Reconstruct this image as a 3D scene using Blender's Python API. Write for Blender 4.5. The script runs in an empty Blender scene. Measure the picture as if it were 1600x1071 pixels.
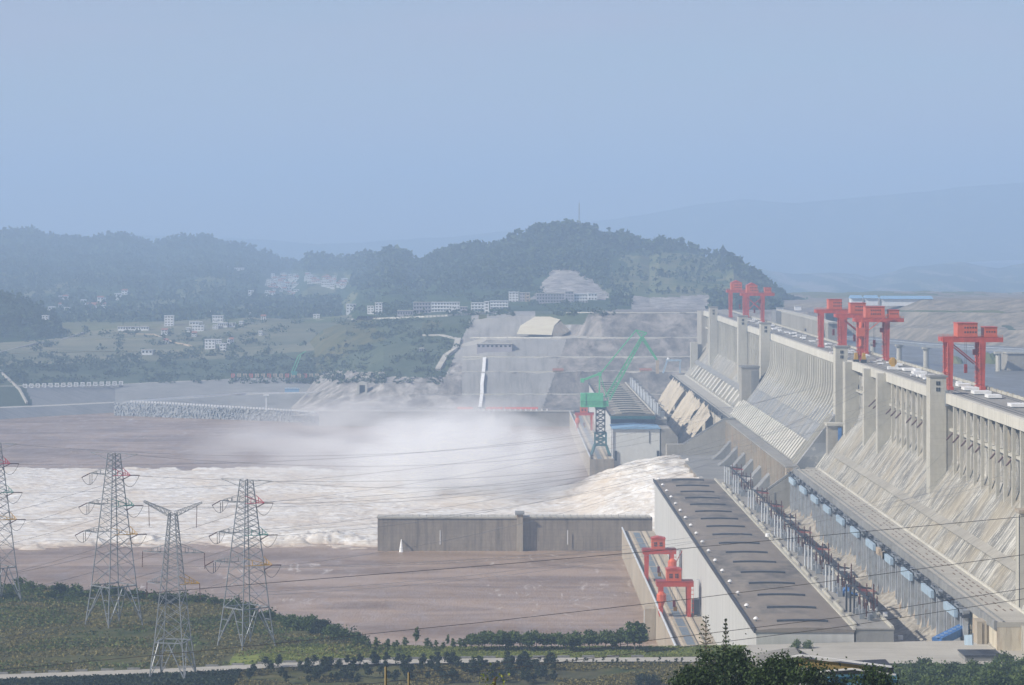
import bpy, math, random
import numpy as np
from mathutils import Vector, Matrix
R = math.radians
S = bpy.context.scene
# ------------------------------------------------------------------ camera
K = 4264.0                     # focal length in pixels of the 1600 px wide photograph
VX, VY, CH = 768.0, 373.0, 196.0   # vanishing point of the dam axis, camera height above tailwater
cam_d = bpy.data.cameras.new('camera')
cam_d.sensor_width = 36.0; cam_d.lens = 36.0 * K / 1600.0
cam_d.shift_x = (800.0 - VX) / 1600.0; cam_d.shift_y = -(535.5 - VY) / 1600.0
cam_d.clip_start = 1.0; cam_d.clip_end = 40000.0
cam = bpy.data.objects.new('camera', cam_d); S.collection.objects.link(cam)
cam.location = (0, 0, CH); cam.rotation_euler = (R(90), 0, 0)
S.camera = cam
# ------------------------------------------------------------------ sky, sun, exposure
SUN_EL, SUN_BEHIND = 36.0, 22.0
w = bpy.data.worlds.new('World'); S.world = w; w.use_nodes = True
wt = w.node_tree; wt.nodes.clear()
sky = wt.nodes.new('ShaderNodeTexSky'); sky.sky_type = 'NISHITA'; sky.sun_disc = False
sky.sun_elevation = R(SUN_EL); sky.sun_rotation = R(270.0 - SUN_BEHIND)
sky.altitude = 200; sky.air_density = 1.0; sky.dust_density = 0.1; sky.ozone_density = 4.0
bg = wt.nodes.new('ShaderNodeBackground'); bg.inputs['Strength'].default_value = 0.075
wo = wt.nodes.new('ShaderNodeOutputWorld')
# thin high cloud veil, placed by view direction
tc = wt.nodes.new('ShaderNodeTexCoord'); mp = wt.nodes.new('ShaderNodeMapping')
mp.inputs['Scale'].default_value = (3.0, 3.0, 22.0); mp.inputs['Location'].default_value = (0.35, 0.0, 0.4)
nz = wt.nodes.new('ShaderNodeTexNoise'); nz.inputs['Scale'].default_value = 1.6; nz.inputs['Detail'].default_value = 5
rp = wt.nodes.new('ShaderNodeValToRGB')
rp.color_ramp.elements[0].position = 0.45; rp.color_ramp.elements[1].position = 0.8
rp.color_ramp.elements[0].color = (0.26, 0.26, 0.26, 1); rp.color_ramp.elements[1].color = (0.62, 0.62, 0.62, 1)
mx = wt.nodes.new('ShaderNodeMixRGB'); mx.inputs['Color2'].default_value = (6.3, 5.0, 5.8, 1)
for a, b in ((tc.outputs['Generated'], mp.inputs[0]), (mp.outputs[0], nz.inputs['Vector']), (nz.outputs['Fac'], rp.inputs[0]),
             (rp.outputs[0], mx.inputs['Fac']), (sky.outputs[0], mx.inputs['Color1']), (mx.outputs[0], bg.inputs['Color']),
             (bg.outputs[0], wo.inputs[0])):
    wt.links.new(a, b)
sd = bpy.data.lights.new('sun', 'SUN'); sd.energy = 4.9; sd.angle = R(0.5); sd.color = (1.0, 0.93, 0.82)
sun = bpy.data.objects.new('sun', sd); S.collection.objects.link(sun)
_e, _a = R(SUN_EL), R(SUN_BEHIND)
to_sun = Vector((-math.cos(_e) * math.cos(_a), -math.cos(_e) * math.sin(_a), math.sin(_e)))
sun.rotation_euler = (-to_sun).to_track_quat('-Z', 'Y').to_euler()
S.view_settings.view_transform = 'Standard'; S.view_settings.look = 'None'
S.view_settings.exposure = 0.34; S.view_settings.gamma = 1.0
S.cycles.max_bounces = 9; S.cycles.diffuse_bounces = 2; S.cycles.glossy_bounces = 2
S.cycles.transmission_bounces = 2; S.cycles.transparent_max_bounces = 6; S.cycles.volume_bounces = 8
S.cycles.use_denoising = True; S.cycles.use_adaptive_sampling = True; S.cycles.adaptive_threshold = 0.02
S.cycles.volume_step_rate = 1.0; S.cycles.volume_max_steps = 96
rng = random.Random(7)
HAZE_D = 0.00017
# ------------------------------------------------------------------ helpers
def PY(px, py, Y):
    "point seen at photo pixel px, py at distance Y"
    return Vector(((px - VX) * Y / K, Y, CH - (py - VY) * Y / K))
def PZ(px, py, Z):
    "point seen at photo pixel px, py at height Z"
    Y = K * (CH - Z) / (py - VY)
    return Vector(((px - VX) * Y / K, Y, Z))
_h = np.random.RandomState(11).rand(256, 256).astype(np.float64)
def vn(x, y):
    "value noise, vectorised, 0..1"
    x = np.asarray(x, float); y = np.asarray(y, float)
    xi = np.floor(x).astype(int); yi = np.floor(y).astype(int)
    fx = x - xi; fy = y - yi
    fx = fx * fx * (3 - 2 * fx); fy = fy * fy * (3 - 2 * fy)
    a = _h[xi % 256, yi % 256]; b = _h[(xi + 1) % 256, yi % 256]
    c = _h[xi % 256, (yi + 1) % 256]; d = _h[(xi + 1) % 256, (yi + 1) % 256]
    return (a * (1 - fx) + b * fx) * (1 - fy) + (c * (1 - fx) + d * fx) * fy
def fbm(x, y, o=4):
    s = 0; am = 0.5; t = 0
    for i in range(o):
        s = s + am * vn(np.asarray(x) * 2 ** i + 17.3 * i, np.asarray(y) * 2 ** i + 5.1 * i); t += am; am *= 0.5
    return s / t
def lerp(pts, x):
    return np.interp(x, [p[0] for p in pts], [p[1] for p in pts])
def tag(o, label=None, cat=None, group=None, kind=None):
    if label: o['label'] = label
    if cat: o['category'] = cat
    if group: o['group'] = group
    if kind: o['kind'] = kind
    return o
def link(o, parent=None):
    S.collection.objects.link(o)
    if parent is not None: o.parent = parent
    return o
def thing(name, label, cat, loc=(0, 0, 0), rz=0.0, group=None):
    o = bpy.data.objects.new(name, None); o.empty_display_size = 1
    o.location = loc; o.rotation_euler = (0, 0, rz)
    S.collection.objects.link(o)
    return tag(o, label, cat, group)
def kids(o): return list(o.children)
def dup(root, loc, rz, label, group=None, scale=None):
    def cp(o, par):
        c = o.copy(); S.collection.objects.link(c)
        if par is not None: c.parent = par
        return c
    r = cp(root, None); r.location = loc; r.rotation_euler = (0, 0, rz)
    if scale is not None: r.scale = scale if not isinstance(scale, (int, float)) else (scale,) * 3
    r['label'] = label
    if group: r['group'] = group
    for ch in kids(root):
        c = cp(ch, r)
        for g in kids(ch): cp(g, c)
    return r
class MB:
    def __init__(s): s.v = []; s.f = []; s.mi = []
    def add(s, vs, fs, m=0):
        n = len(s.v); s.v.extend(tuple(v) for v in vs)
        s.f.extend(tuple(i + n for i in f) for f in fs); s.mi.extend([m] * len(fs)); return s
    def box(s, x0, x1, y0, y1, z0, z1, m=0):
        v = [(x, y, z) for z in (z0, z1) for y in (y0, y1) for x in (x0, x1)]
        return s.add(v, [(0, 2, 3, 1), (4, 5, 7, 6), (0, 1, 5, 4), (2, 6, 7, 3), (0, 4, 6, 2), (1, 3, 7, 5)], m)
    def cbox(s, c, sx, sy, sz, m=0):
        return s.box(c[0] - sx / 2, c[0] + sx / 2, c[1] - sy / 2, c[1] + sy / 2, c[2], c[2] + sz, m)
    def ext_y(s, prof, y0, y1, m=0):
        "profile [(x, z)] extruded along Y"
        n = len(prof); v = [(x, y0, z) for x, z in prof] + [(x, y1, z) for x, z in prof]
        a = sum(prof[i][0] * prof[(i + 1) % n][1] - prof[(i + 1) % n][0] * prof[i][1] for i in range(n))
        f = [(i, i + n, (i + 1) % n + n, (i + 1) % n) for i in range(n)]
        f += [tuple(range(n)), tuple(range(2 * n - 1, n - 1, -1))]
        if a < 0: f = [tuple(reversed(q)) for q in f]
        return s.add(v, f, m)
    def bar(s, p, q, w=0.3, h=None, m=0, n=4):
        p = Vector(p); q = Vector(q); d = q - p
        if d.length < 1e-6: return s
        d.normalize(); up = Vector((0, 0, 1)) if abs(d.z) < 0.95 else Vector((0, 1, 0))
        a = d.cross(up).normalized(); b = a.cross(d).normalized(); h = w if h is None else h
        if n == 4: offs = [(-.5, -.5), (.5, -.5), (.5, .5), (-.5, .5)]
        else: offs = [(.5 * math.cos(6.28318 * i / n), .5 * math.sin(6.28318 * i / n)) for i in range(n)]
        v = [c + a * (w * x) + b * (h * y) for c in (p, q) for x, y in offs]
        f = [(i, (i + 1) % n, (i + 1) % n + n, i + n) for i in range(n)] + [tuple(range(n - 1, -1, -1)), tuple(range(n, 2 * n))]
        return s.add(v, f, m)
    def cone(s, p, q, r0, r1, n=8, m=0):
        p = Vector(p); q = Vector(q); d = (q - p).normalized(); up = Vector((0, 0, 1)) if abs(d.z) < 0.95 else Vector((0, 1, 0))
        a = d.cross(up).normalized(); b = a.cross(d).normalized()
        v = [c + (a * math.cos(6.28318 * i / n) + b * math.sin(6.28318 * i / n)) * r for c, r in ((p, r0), (q, r1)) for i in range(n)]
        f = [(i, (i + 1) % n, (i + 1) % n + n, i + n) for i in range(n)] + [tuple(range(n - 1, -1, -1)), tuple(range(n, 2 * n))]
        return s.add(v, f, m)
    def tube(s, pts, r, n=5, m=0):
        for a, b in zip(pts[:-1], pts[1:]): s.cone(a, b, r, r, n, m)
        return s
    def build(s, name, mats, parent=None, smooth=False):
        me = bpy.data.meshes.new(name)
        me.from_pydata(s.v, [], s.f)
        if not isinstance(mats, (list, tuple)): mats = [mats]
        for m in mats: me.materials.append(m)
        if len(mats) > 1: me.polygons.foreach_set('material_index', s.mi)
        if smooth: me.polygons.foreach_set('use_smooth', [True] * len(me.polygons))
        me.update()
        return link(bpy.data.objects.new(name, me), parent)
def grid_mesh(name, P, mats, mi=None, parent=None, smooth=True):
    "P: array (nu, nv, 3); faces of a regular grid"
    nu, nv = P.shape[:2]; me = bpy.data.meshes.new(name)
    me.vertices.add(nu * nv); me.vertices.foreach_set('co', P.reshape(-1).astype(np.float32))
    i, j = np.meshgrid(np.arange(nu - 1), np.arange(nv - 1), indexing='ij')
    a = (i * nv + j).ravel(); q = np.stack([a, a + nv, a + nv + 1, a + 1], 1)
    nf = len(q); me.loops.add(nf * 4); me.loops.foreach_set('vertex_index', q.ravel().astype(np.int32))
    me.polygons.add(nf); me.polygons.foreach_set('loop_start', np.arange(nf, dtype=np.int32) * 4)
    me.polygons.foreach_set('loop_total', np.full(nf, 4, np.int32))
    if not isinstance(mats, (list, tuple)): mats = [mats]
    for m in mats: me.materials.append(m)
    if mi is not None: me.polygons.foreach_set('material_index', np.asarray(mi).ravel().astype(np.int32))
    me.polygons.foreach_set('use_smooth', np.full(nf, smooth))
    me.update(calc_edges=True); me.validate()
    return link(bpy.data.objects.new(name, me), parent)
def soup_mesh(name, V, n, mats, mi=None, parent=None, smooth=False):
    "V: (faces, n, 3) separate polygons"
    nf = len(V); me = bpy.data.meshes.new(name)
    me.vertices.add(nf * n); me.vertices.foreach_set('co', V.reshape(-1).astype(np.float32))
    me.loops.add(nf * n); me.loops.foreach_set('vertex_index', np.arange(nf * n, dtype=np.int32))
    me.polygons.add(nf); me.polygons.foreach_set('loop_start', np.arange(nf, dtype=np.int32) * n)
    me.polygons.foreach_set('loop_total', np.full(nf, n, np.int32))
    if not isinstance(mats, (list, tuple)): mats = [mats]
    for m in mats: me.materials.append(m)
    if mi is not None: me.polygons.foreach_set('material_index', np.asarray(mi, np.int32))
    me.update(calc_edges=True)
    return link(bpy.data.objects.new(name, me), parent)
# ------------------------------------------------------------------ materials
class NT:
    def __init__(s, name, rough=0.85, spec=0.25, metal=0.0):
        s.m = bpy.data.materials.new(name); s.m.use_nodes = True; s.t = s.m.node_tree
        s.b = s.t.nodes['Principled BSDF']; s.b.inputs['Roughness'].default_value = rough
        s.b.inputs['Specular IOR Level'].default_value = spec; s.b.inputs['Metallic'].default_value = metal
        s.co = s.t.nodes.new('ShaderNodeTexCoord').outputs['Object']
    def n(s, k, **kw):
        o = s.t.nodes.new('ShaderNode' + k)
        for a, b in kw.items(): setattr(o, a, b)
        return o
    def lk(s, a, b): s.t.links.new(a, b)
    def map(s, scale, rot=(0, 0, 0), loc=(0, 0, 0)):
        o = s.n('Mapping'); o.inputs['Scale'].default_value = scale; o.inputs['Rotation'].default_value = rot
        o.inputs['Location'].default_value = loc; s.lk(s.co, o.inputs[0]); return o.outputs[0]
    def noise(s, scale, detail=4, rough=0.6, loc=(0, 0, 0), dist=0.0):
        o = s.n('TexNoise'); o.inputs['Scale'].default_value = 1.0; o.inputs['Detail'].default_value = detail
        o.inputs['Roughness'].default_value = rough; o.inputs['Distortion'].default_value = dist
        sc = scale if isinstance(scale, tuple) else (scale,) * 3
        s.lk(s.map(sc, loc=loc), o.inputs['Vector']); return o.outputs['Fac']
    def ramp(s, f, stops):
        o = s.n('ValToRGB'); e = o.color_ramp.elements
        while len(e) < len(stops): e.new(0.5)
        for i, (p, c) in enumerate(stops):
            e[i].position = p; e[i].color = (c, c, c, 1) if isinstance(c, (int, float)) else (*c, 1)
        s.lk(f, o.inputs[0]); return o.outputs[0]
    def mix(s, f, a, b, mode='MIX'):
        o = s.n('MixRGB', blend_type=mode)
        for v, i in ((f, 0), (a, 1), (b, 2)):
            if isinstance(v, (int, float)): o.inputs[i].default_value = v if i == 0 else (v, v, v, 1)
            elif isinstance(v, tuple): o.inputs[i].default_value = (*v, 1)
            else: s.lk(v, o.inputs[i])
        return o.outputs[0]
    def math(s, op, a, b=0.0):
        o = s.n('Math', operation=op)
        for v, i in ((a, 0), (b, 1)):
            if isinstance(v, (int, float)): o.inputs[i].default_value = v
            else: s.lk(v, o.inputs[i])
        return o.outputs[0]
    def xyz(s):
        o = s.n('SeparateXYZ'); s.lk(s.co, o.inputs[0]); return o.outputs
    def lines(s, axis, period, width):
        "1 on thin joint lines every period along an axis (0 x, 1 y, 2 z)"
        f = s.math('FRACT', s.math('DIVIDE', s.xyz()[axis], period)); return s.math('LESS_THAN', f, width / period)
    def bump(s, f, dist=0.3, strength=1.0):
        o = s.n('Bump'); o.inputs['Distance'].default_value = dist; o.inputs['Strength'].default_value = strength
        s.lk(f, o.inputs['Height']); s.lk(o.outputs[0], s.b.inputs['Normal'])
    def out(s, c):
        if isinstance(c, tuple): s.b.inputs['Base Color'].default_value = (*c, 1)
        else: s.lk(c, s.b.inputs['Base Color'])
        return s.m
def paint(name, col, rough=0.5, var=0.25, scale=0.6, metal=0.0, rust=None):
    t = NT(name, rough, 0.35, metal)
    d = tuple(c * (1 - var) for c in col); l = tuple(min(1, c * (1 + var * 0.5)) for c in col)
    c = t.ramp(t.noise((scale, scale, scale * 0.5), 5), [(0.3, d), (0.7, l)])
    if rust:
        c = t.mix(t.ramp(t.noise((scale * 2.2, scale * 2.2, scale * 0.6), 5, loc=(9, 3, 1)), [(0.58, 0.0), (0.72, 0.8)]), c, rust)
    return t.out(c)
def concrete(name, base, dark=0.6, streak=(0.05, 0.35, 0.012), lift=None, joint=None, tint=None, rough=0.9, amt=0.8, bump=0.25):
    "weathered concrete: wide blotches, run-off streaks, pour lines, joints"
    t = NT(name, rough, 0.2)
    dk = tuple(c * dark for c in base); lt = tuple(min(0.75, c * 1.18) for c in base)
    s1 = t.noise(streak, 6, 0.65)
    c = t.ramp(s1, [(0.32, dk), (0.5, base), (0.72, lt)])
    c = t.mix(0.45, c, t.ramp(t.noise(0.035, 5, 0.6, loc=(3, 1, 8)), [(0.3, dk), (0.7, lt)]))
    fine = t.noise((0.5, 0.9, 0.25), 4, 0.7, loc=(1, 7, 2))
    c = t.mix(amt * 0.5, c, t.ramp(fine, [(0.3, 0.55), (0.7, 1.0)]), 'MULTIPLY')
    if tint:
        c = t.mix(t.ramp(t.noise((streak[0] * 1.7, streak[1] * 0.8, streak[2] * 2), 5, loc=(31, 11, 4)), [(0.52, 0.0), (0.75, 0.75)]), c, tint)
    if lift: c = t.mix(t.math('MULTIPLY', t.lines(2, lift, lift * 0.07), 0.35), c, dk)
    if joint: c = t.mix(t.math('MULTIPLY', t.lines(1, joint, 0.45), 0.6), c, tuple(q * 0.4 for q in base))
    t.bump(fine, bump, 0.6)
    return t.out(c)
M = {}
M['conc'] = concrete('concrete', (0.38, 0.36, 0.31), lift=3.0, tint=(0.24, 0.20, 0.15))
M['conc_pale'] = concrete('pale_concrete', (0.50, 0.48, 0.41), dark=0.7, lift=3.5, amt=0.6)
M['conc_beam'] = concrete('crest_beam_concrete', (0.56, 0.54, 0.47), dark=0.8, joint=14.0, amt=0.4)
M['conc_dark'] = concrete('grey_concrete', (0.27, 0.27, 0.26))
M['conc_tan'] = concrete('tan_stained_concrete', (0.42, 0.37, 0.29), dark=0.6, tint=(0.40, 0.25, 0.14), streak=(0.25, 0.55, 0.03))
M['deck'] = concrete('deck_concrete', (0.30, 0.29, 0.265), dark=0.75, streak=(0.3, 0.02, 0.3), amt=0.6)
M['road'] = concrete('road_concrete', (0.42, 0.40, 0.35), dark=0.82, streak=(0.05, 0.3, 0.1), amt=0.5)
# sloping downstream face: long pours, pale scours and dark growth running down the slope
def slope_mat(name, base, contrast, joint):
    t = NT(name, 0.92, 0.15)
    x, y, z = t.xyz()
    cb = t.n('CombineXYZ'); t.lk(z, cb.inputs[0]); t.lk(y, cb.inputs[1])
    br = t.n('TexBrick'); br.offset = 0.37; br.offset_frequency = 1; t.lk(cb.outputs[0], br.inputs['Vector'])
    for k, v in (('Scale', 1.0), ('Brick Width', 9.0), ('Row Height', joint), ('Mortar Size', 0.12), ('Bias', 0.1)): br.inputs[k].default_value = v
    br.inputs['Color1'].default_value = (*[c * 0.72 for c in base], 1); br.inputs['Color2'].default_value = (*[min(.7, c * 1.22) for c in base], 1)
    br.inputs['Mortar'].default_value = (*[c * 0.62 for c in base], 1)
    st = t.noise((0.02, 0.5, 0.02), 6, 0.7)
    c = t.mix(contrast * .8, br.outputs['Color'], t.ramp(st, [(0.34, tuple(q * 0.55 for q in base)), (0.5, base), (0.66, (0.66, 0.64, 0.57))]))
    c = t.mix(t.ramp(t.noise((0.05, 0.16, 0.05), 5, 0.65, loc=(4, 2, 9)), [(0.47, 0.0), (0.58, contrast)]), c, tuple(q * 0.55 for q in base))
    c = t.mix(t.ramp(t.noise((0.12, 0.9, 0.12), 4, 0.7, loc=(14, 2, 3)), [(0.56, 0.0), (0.64, contrast)]), c, (0.72, 0.70, 0.63))
    c = t.mix(t.ramp(t.noise((0.03, 0.05, 0.03), 5, 0.6, loc=(24, 2, 3)), [(0.45, 0.0), (0.62, .55)]), c, tuple(q * k for q, k in zip(base, (1.25, 1.12, .9))))
    t.bump(st, 0.5, 0.5)
    return t.out(c)
M['slope'] = slope_mat('downstream_face', (0.285, 0.275, 0.245), 0.95, 6.3)
M['slope_grey'] = slope_mat('spillway_face', (0.25, 0.26, 0.27), 0.4, 6.5)
M['gap'] = concrete('gap_shade', (0.15, 0.155, 0.16), dark=.6)  # dark tone painted for the shade between ribs and piers
# rock
def rock(name, a, b, c3, sc=0.05):
    t = NT(name, 0.95, 0.1)
    n1 = t.noise((sc * 2.2, sc * 2.2, sc * 0.9), 8, 0.68, dist=0.6)
    c = t.ramp(n1, [(0.38, a), (0.5, b), (0.62, c3)])
    c = t.mix(0.35, c, t.ramp(t.noise((sc * 6, sc * 6, sc * 1.2), 6, 0.7, loc=(2, 5, 1)), [(0.35, a), (0.65, c3)]))
    t.bump(n1, 2.0, 0.7); return t.out(c)
M['rock'] = rock('pale_rock', (0.20, 0.18, 0.15), (0.34, 0.31, 0.26), (0.47, 0.44, 0.38), 0.09)
M['rock_far'] = rock('quarried_rock', (0.11, 0.10, 0.095), (0.25, 0.235, 0.215), (0.48, 0.45, 0.41), 0.025)
M['rock_brown'] = rock('brown_cut_rock', (0.09, 0.085, 0.08), (0.19, 0.175, 0.16), (0.36, 0.33, 0.30), 0.022)
M['shore'] = rock('bare_shore', (0.11, 0.10, 0.08), (0.21, 0.185, 0.145), (0.33, 0.29, 0.23), 0.02)
def veg(name, a, b, c3, sc, sc2, bump=1.0):
    t = NT(name, 0.95, 0.1)
    n1 = t.noise(sc, 8, 0.7, dist=0.3)
    c = t.ramp(n1, [(0.32, a), (0.5, b), (0.7, c3)])
    c = t.mix(0.5, c, t.ramp(t.noise(sc2, 4, 0.6, loc=(5, 2, 7)), [(0.35, a), (0.7, c3)]))
    t.bump(n1, bump, 0.8); return t.out(c)
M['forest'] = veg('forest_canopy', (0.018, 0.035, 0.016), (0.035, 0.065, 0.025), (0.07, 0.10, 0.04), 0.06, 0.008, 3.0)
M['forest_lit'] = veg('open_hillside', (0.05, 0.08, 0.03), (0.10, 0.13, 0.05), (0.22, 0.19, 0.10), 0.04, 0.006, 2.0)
M['field'] = veg('fields', (0.06, 0.08, 0.05), (0.13, 0.14, 0.085), (0.28, 0.25, 0.16), (0.006, 0.03, 0.03), 0.006, 0.5)
M['grass_far'] = veg('embankment_grass', (0.035, 0.055, 0.032), (0.06, 0.085, 0.05), (0.11, 0.125, 0.075), 0.05, 0.012, 0.8)
M['scrub'] = veg('dry_scrub', (0.035, 0.05, 0.02), (0.085, 0.095, 0.035), (0.16, 0.13, 0.06), 0.16, 0.035, 0.7)
M['grass'] = veg('bright_grass', (0.07, 0.12, 0.025), (0.16, 0.21, 0.045), (0.28, 0.28, 0.08), 0.25, 0.07, 0.4)
M['soil'] = veg('near_slope_soil', (0.03, 0.04, 0.02), (0.07, 0.075, 0.035), (0.14, 0.12, 0.07), 0.3, 0.07, 0.5)
def leafm(name, a, b, tr=0.25):
    t = NT(name, 0.6, 0.3)
    g = t.n('NewGeometry'); c = t.ramp(g.outputs['Random Per Island'], [(0.0, a), (1.0, b)])
    t.out(c)
    tl = t.n('BsdfTranslucent'); t.lk(c, tl.inputs[0]); ms = t.n('MixShader'); ms.inputs[0].default_value = tr
    o = t.t.nodes['Material Output']; t.lk(t.b.outputs[0], ms.inputs[1]); t.lk(tl.outputs[0], ms.inputs[2]); t.lk(ms.outputs[0], o.inputs[0])
    return t.m
M['leaf'] = leafm('green_leaves', (0.03, 0.06, 0.012), (0.10, 0.145, 0.03))
M['leaf_dark'] = leafm('dark_leaves', (0.012, 0.024, 0.012), (0.035, 0.055, 0.022))
M['leaf_sun'] = leafm('yellow_green_leaves', (0.09, 0.13, 0.02), (0.26, 0.27, 0.06))
M['leaf_near'] = leafm('near_tree_leaves', (0.012, 0.03, 0.008), (0.05, 0.085, 0.018))
M['leaf_far'] = leafm('far_tree_leaves', (0.02, 0.04, 0.018), (0.055, 0.085, 0.03), 0.1)
M['leaf_shrub'] = leafm('shrub_leaves', (0.04, 0.075, 0.018), (0.14, 0.18, 0.045))
M['leaf_olive'] = leafm('olive_undergrowth', (0.07, 0.065, 0.02), (0.26, 0.22, 0.075))
M['frame_steel'] = paint('frame_steel', (0.40, 0.43, 0.46), 0.5, 0.3, 0.4, 0.1, rust=(0.26, 0.17, 0.12))
M['bark'] = paint('bark', (0.11, 0.085, 0.06), 0.9)
M['bamboo'] = paint('weathered_pole', (0.30, 0.24, 0.13), 0.7)
M['red'] = paint('crane_red', (0.50, 0.07, 0.04), 0.45, 0.3, 0.35, rust=(0.35, 0.10, 0.06))
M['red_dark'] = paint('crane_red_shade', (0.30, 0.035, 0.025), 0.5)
M['orange'] = paint('orange_red', (0.60, 0.12, 0.055), 0.45, 0.2)
M['green'] = paint('crane_green', (0.12, 0.47, 0.25), 0.5, 0.25)
M['teal'] = paint('dark_teal', (0.03, 0.12, 0.13), 0.5, 0.25)
M['blue'] = paint('blue_sheet', (0.06, 0.17, 0.42), 0.5, 0.25)
M['blue_pale'] = paint('pale_blue_steel', (0.40, 0.52, 0.62), 0.45, 0.2, rust=(0.33, 0.27, 0.2))
M['blue_roof'] = paint('blue_roof', (0.22, 0.38, 0.55), 0.5, 0.15)
M['steel'] = paint('galvanised_steel', (0.26, 0.28, 0.30), 0.5, 0.25, 0.4, 0.2)
M['steel_pale'] = paint('pale_steel', (0.55, 0.58, 0.60), 0.45, 0.2)
M['dark'] = paint('dark_metal', (0.035, 0.04, 0.05), 0.5)
M['glass_dark'] = paint('dark_window', (0.04, 0.05, 0.06), 0.15)
M['white'] = paint('white_paint', (0.80, 0.80, 0.78), 0.5, 0.12)
M['yellow'] = paint('arm_yellow', (0.55, 0.32, 0.04), 0.5, 0.2)
M['arm_red'] = paint('arm_red', (0.45, 0.04, 0.07), 0.5, 0.2)
M['arm_teal'] = paint('arm_teal', (0.04, 0.22, 0.19), 0.5, 0.2)
M['insul'] = paint('brown_insulator', (0.10, 0.045, 0.04), 0.3)
M['insul_red'] = paint('red_insulator', (0.40, 0.06, 0.05), 0.4)
M['field_strip'] = veg('stubble', (0.16, 0.17, 0.09), (0.24, 0.23, 0.13), (0.34, 0.30, 0.18), 0.03, 0.01, .3)
M['cable'] = paint('cable', (0.045, 0.045, 0.05), 0.6)
M['cable_far'] = paint('alloy_conductor', (0.22, 0.23, 0.25), 0.5)
M['tan_box'] = paint('tan_panel', (0.50, 0.40, 0.28), 0.6)
M['house'] = concrete('house_render', (0.80, 0.79, 0.76), dark=0.95, amt=0.15)
M['house_grey'] = concrete('grey_house_render', (0.42, 0.40, 0.42), dark=0.8, amt=0.3)
M['tile'] = paint('roof_tile', (0.30, 0.14, 0.10), 0.8)
M['red_roof'] = paint('red_sheet_roof', (0.55, 0.13, 0.10), 0.6, 0.2)
# ================================================================== the setting: terrain, water, mountains
SHEETS = []
def sheet(name, pxs, rows, mats, matf, nu, subs, amp, L, kind='structure', label=None, seed=0.0, smooth=False):
    "terrain surface through rows of (photo height, distance) per station, roughened in space"
    u = np.linspace(pxs[0], pxs[-1], nu)
    PYs, YS, SG = [], [], []
    ex = lambda r: np.interp(u, pxs, r) if isinstance(r, (list, tuple)) else np.full(nu, float(r))
    R_ = [(ex(a), ex(b)) for a, b in rows]
    for k in range(len(R_) - 1):
        n = subs[k]
        for t in np.linspace(0, 1, n, endpoint=False):
            PYs.append(R_[k][0] * (1 - t) + R_[k + 1][0] * t); YS.append(R_[k][1] * (1 - t) + R_[k + 1][1] * t); SG.append(k)
    PYs.append(R_[-1][0]); YS.append(R_[-1][1]); SG.append(len(R_) - 2)
    P_ = np.array(PYs).T; Y_ = np.array(YS).T; sg = np.array(SG)
    U = np.repeat(u[:, None], P_.shape[1], 1)
    X = (U - VX) * Y_ / K; Z = CH - (P_ - VY) * Y_ / K
    a = np.array([amp[min(s, len(amp) - 1)] for s in sg])[None, :]
    n1 = fbm(X / L + seed, (Y_ + Z * 2) / L + seed, 5) - 0.5
    n2 = fbm(X / L * 1.7 + 40 + seed, (Z * 2.5) / L + 9, 5) - 0.5
    Z2 = Z + n1 * 2 * a; Y2 = Y_ + n2 * 3 * a
    P3 = np.stack([X, Y2, Z2], -1)
    mi = matf(U[:-1, :-1], P_[:-1, :-1], np.broadcast_to(sg[None, :-1], U[:-1, :-1].shape), fbm(X / 60 + 3, Z / 30 + seed, 4)[:-1, :-1])
    o = grid_mesh(name, P3, mats, mi, smooth=smooth); tag(o, label, None, None, kind)
    SHEETS.append((P_, U, Y_)); return o, P3
def surfY(px, py, lo=0):
    "distance of the terrain seen at a photo pixel"
    best = None
    for P_, U, Y_ in SHEETS[lo:]:
        if not (U[0, 0] <= px <= U[-1, 0]): continue
        i = min(int((px - U[0, 0]) / (U[-1, 0] - U[0, 0]) * (U.shape[0] - 1)), U.shape[0] - 1)
        for j in range(P_.shape[1] - 1):
            a, b = P_[i, j], P_[i, j + 1]
            if min(a, b) - .01 <= py <= max(a, b) + .01:
                y = Y_[i, j] + (Y_[i, j + 1] - Y_[i, j]) * ((py - a) / (b - a) if abs(b - a) > 1e-6 else 0)
                if best is None or y < best: best = y
                break
    return best if best else 3400.0
# ---- far mountain range in the haze
st = [-400, -100, 100, 300, 500, 700, 900, 960, 1040, 1100, 1160, 1250, 1350, 1430, 1500, 1600, 1750, 2000]
rg = [362, 358, 366, 372, 380, 372, 352, 345, 330, 318, 311, 318, 306, 300, 291, 286, 290, 300]
sheet('far_mountains', st, [([q + 120 for q in rg], 15000), ([q * .45 + .55 * 440 for q in rg], 16200), (rg, 17500), ([q + 20 for q in rg], 18200)],
      [M['forest'], M['forest_lit']], lambda U, P, s, n: (n > 0.62).astype(int), 260, [14, 20, 4], [20, 30, 18, 10], 380)
st = [1080, 1180, 1240, 1300, 1360, 1420, 1500, 1560, 1640, 1800, 2000]
rg = [440, 420, 428, 424, 432, 418, 412, 421, 405, 400, 398]
sheet('middle_mountains', st, [(472, 8200), ([q + 22 for q in rg], 9500), (rg, 11500), ([q + 10 for q in rg], 12200)],
      [M['forest'], M['forest_lit'], M['shore']], lambda U, P, s, n: np.where((n > 0.66) & (P > 425), 2, (n > 0.56).astype(int)), 260, [12, 18, 4], [6, 16, 12, 10], 240, seed=5)
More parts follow.
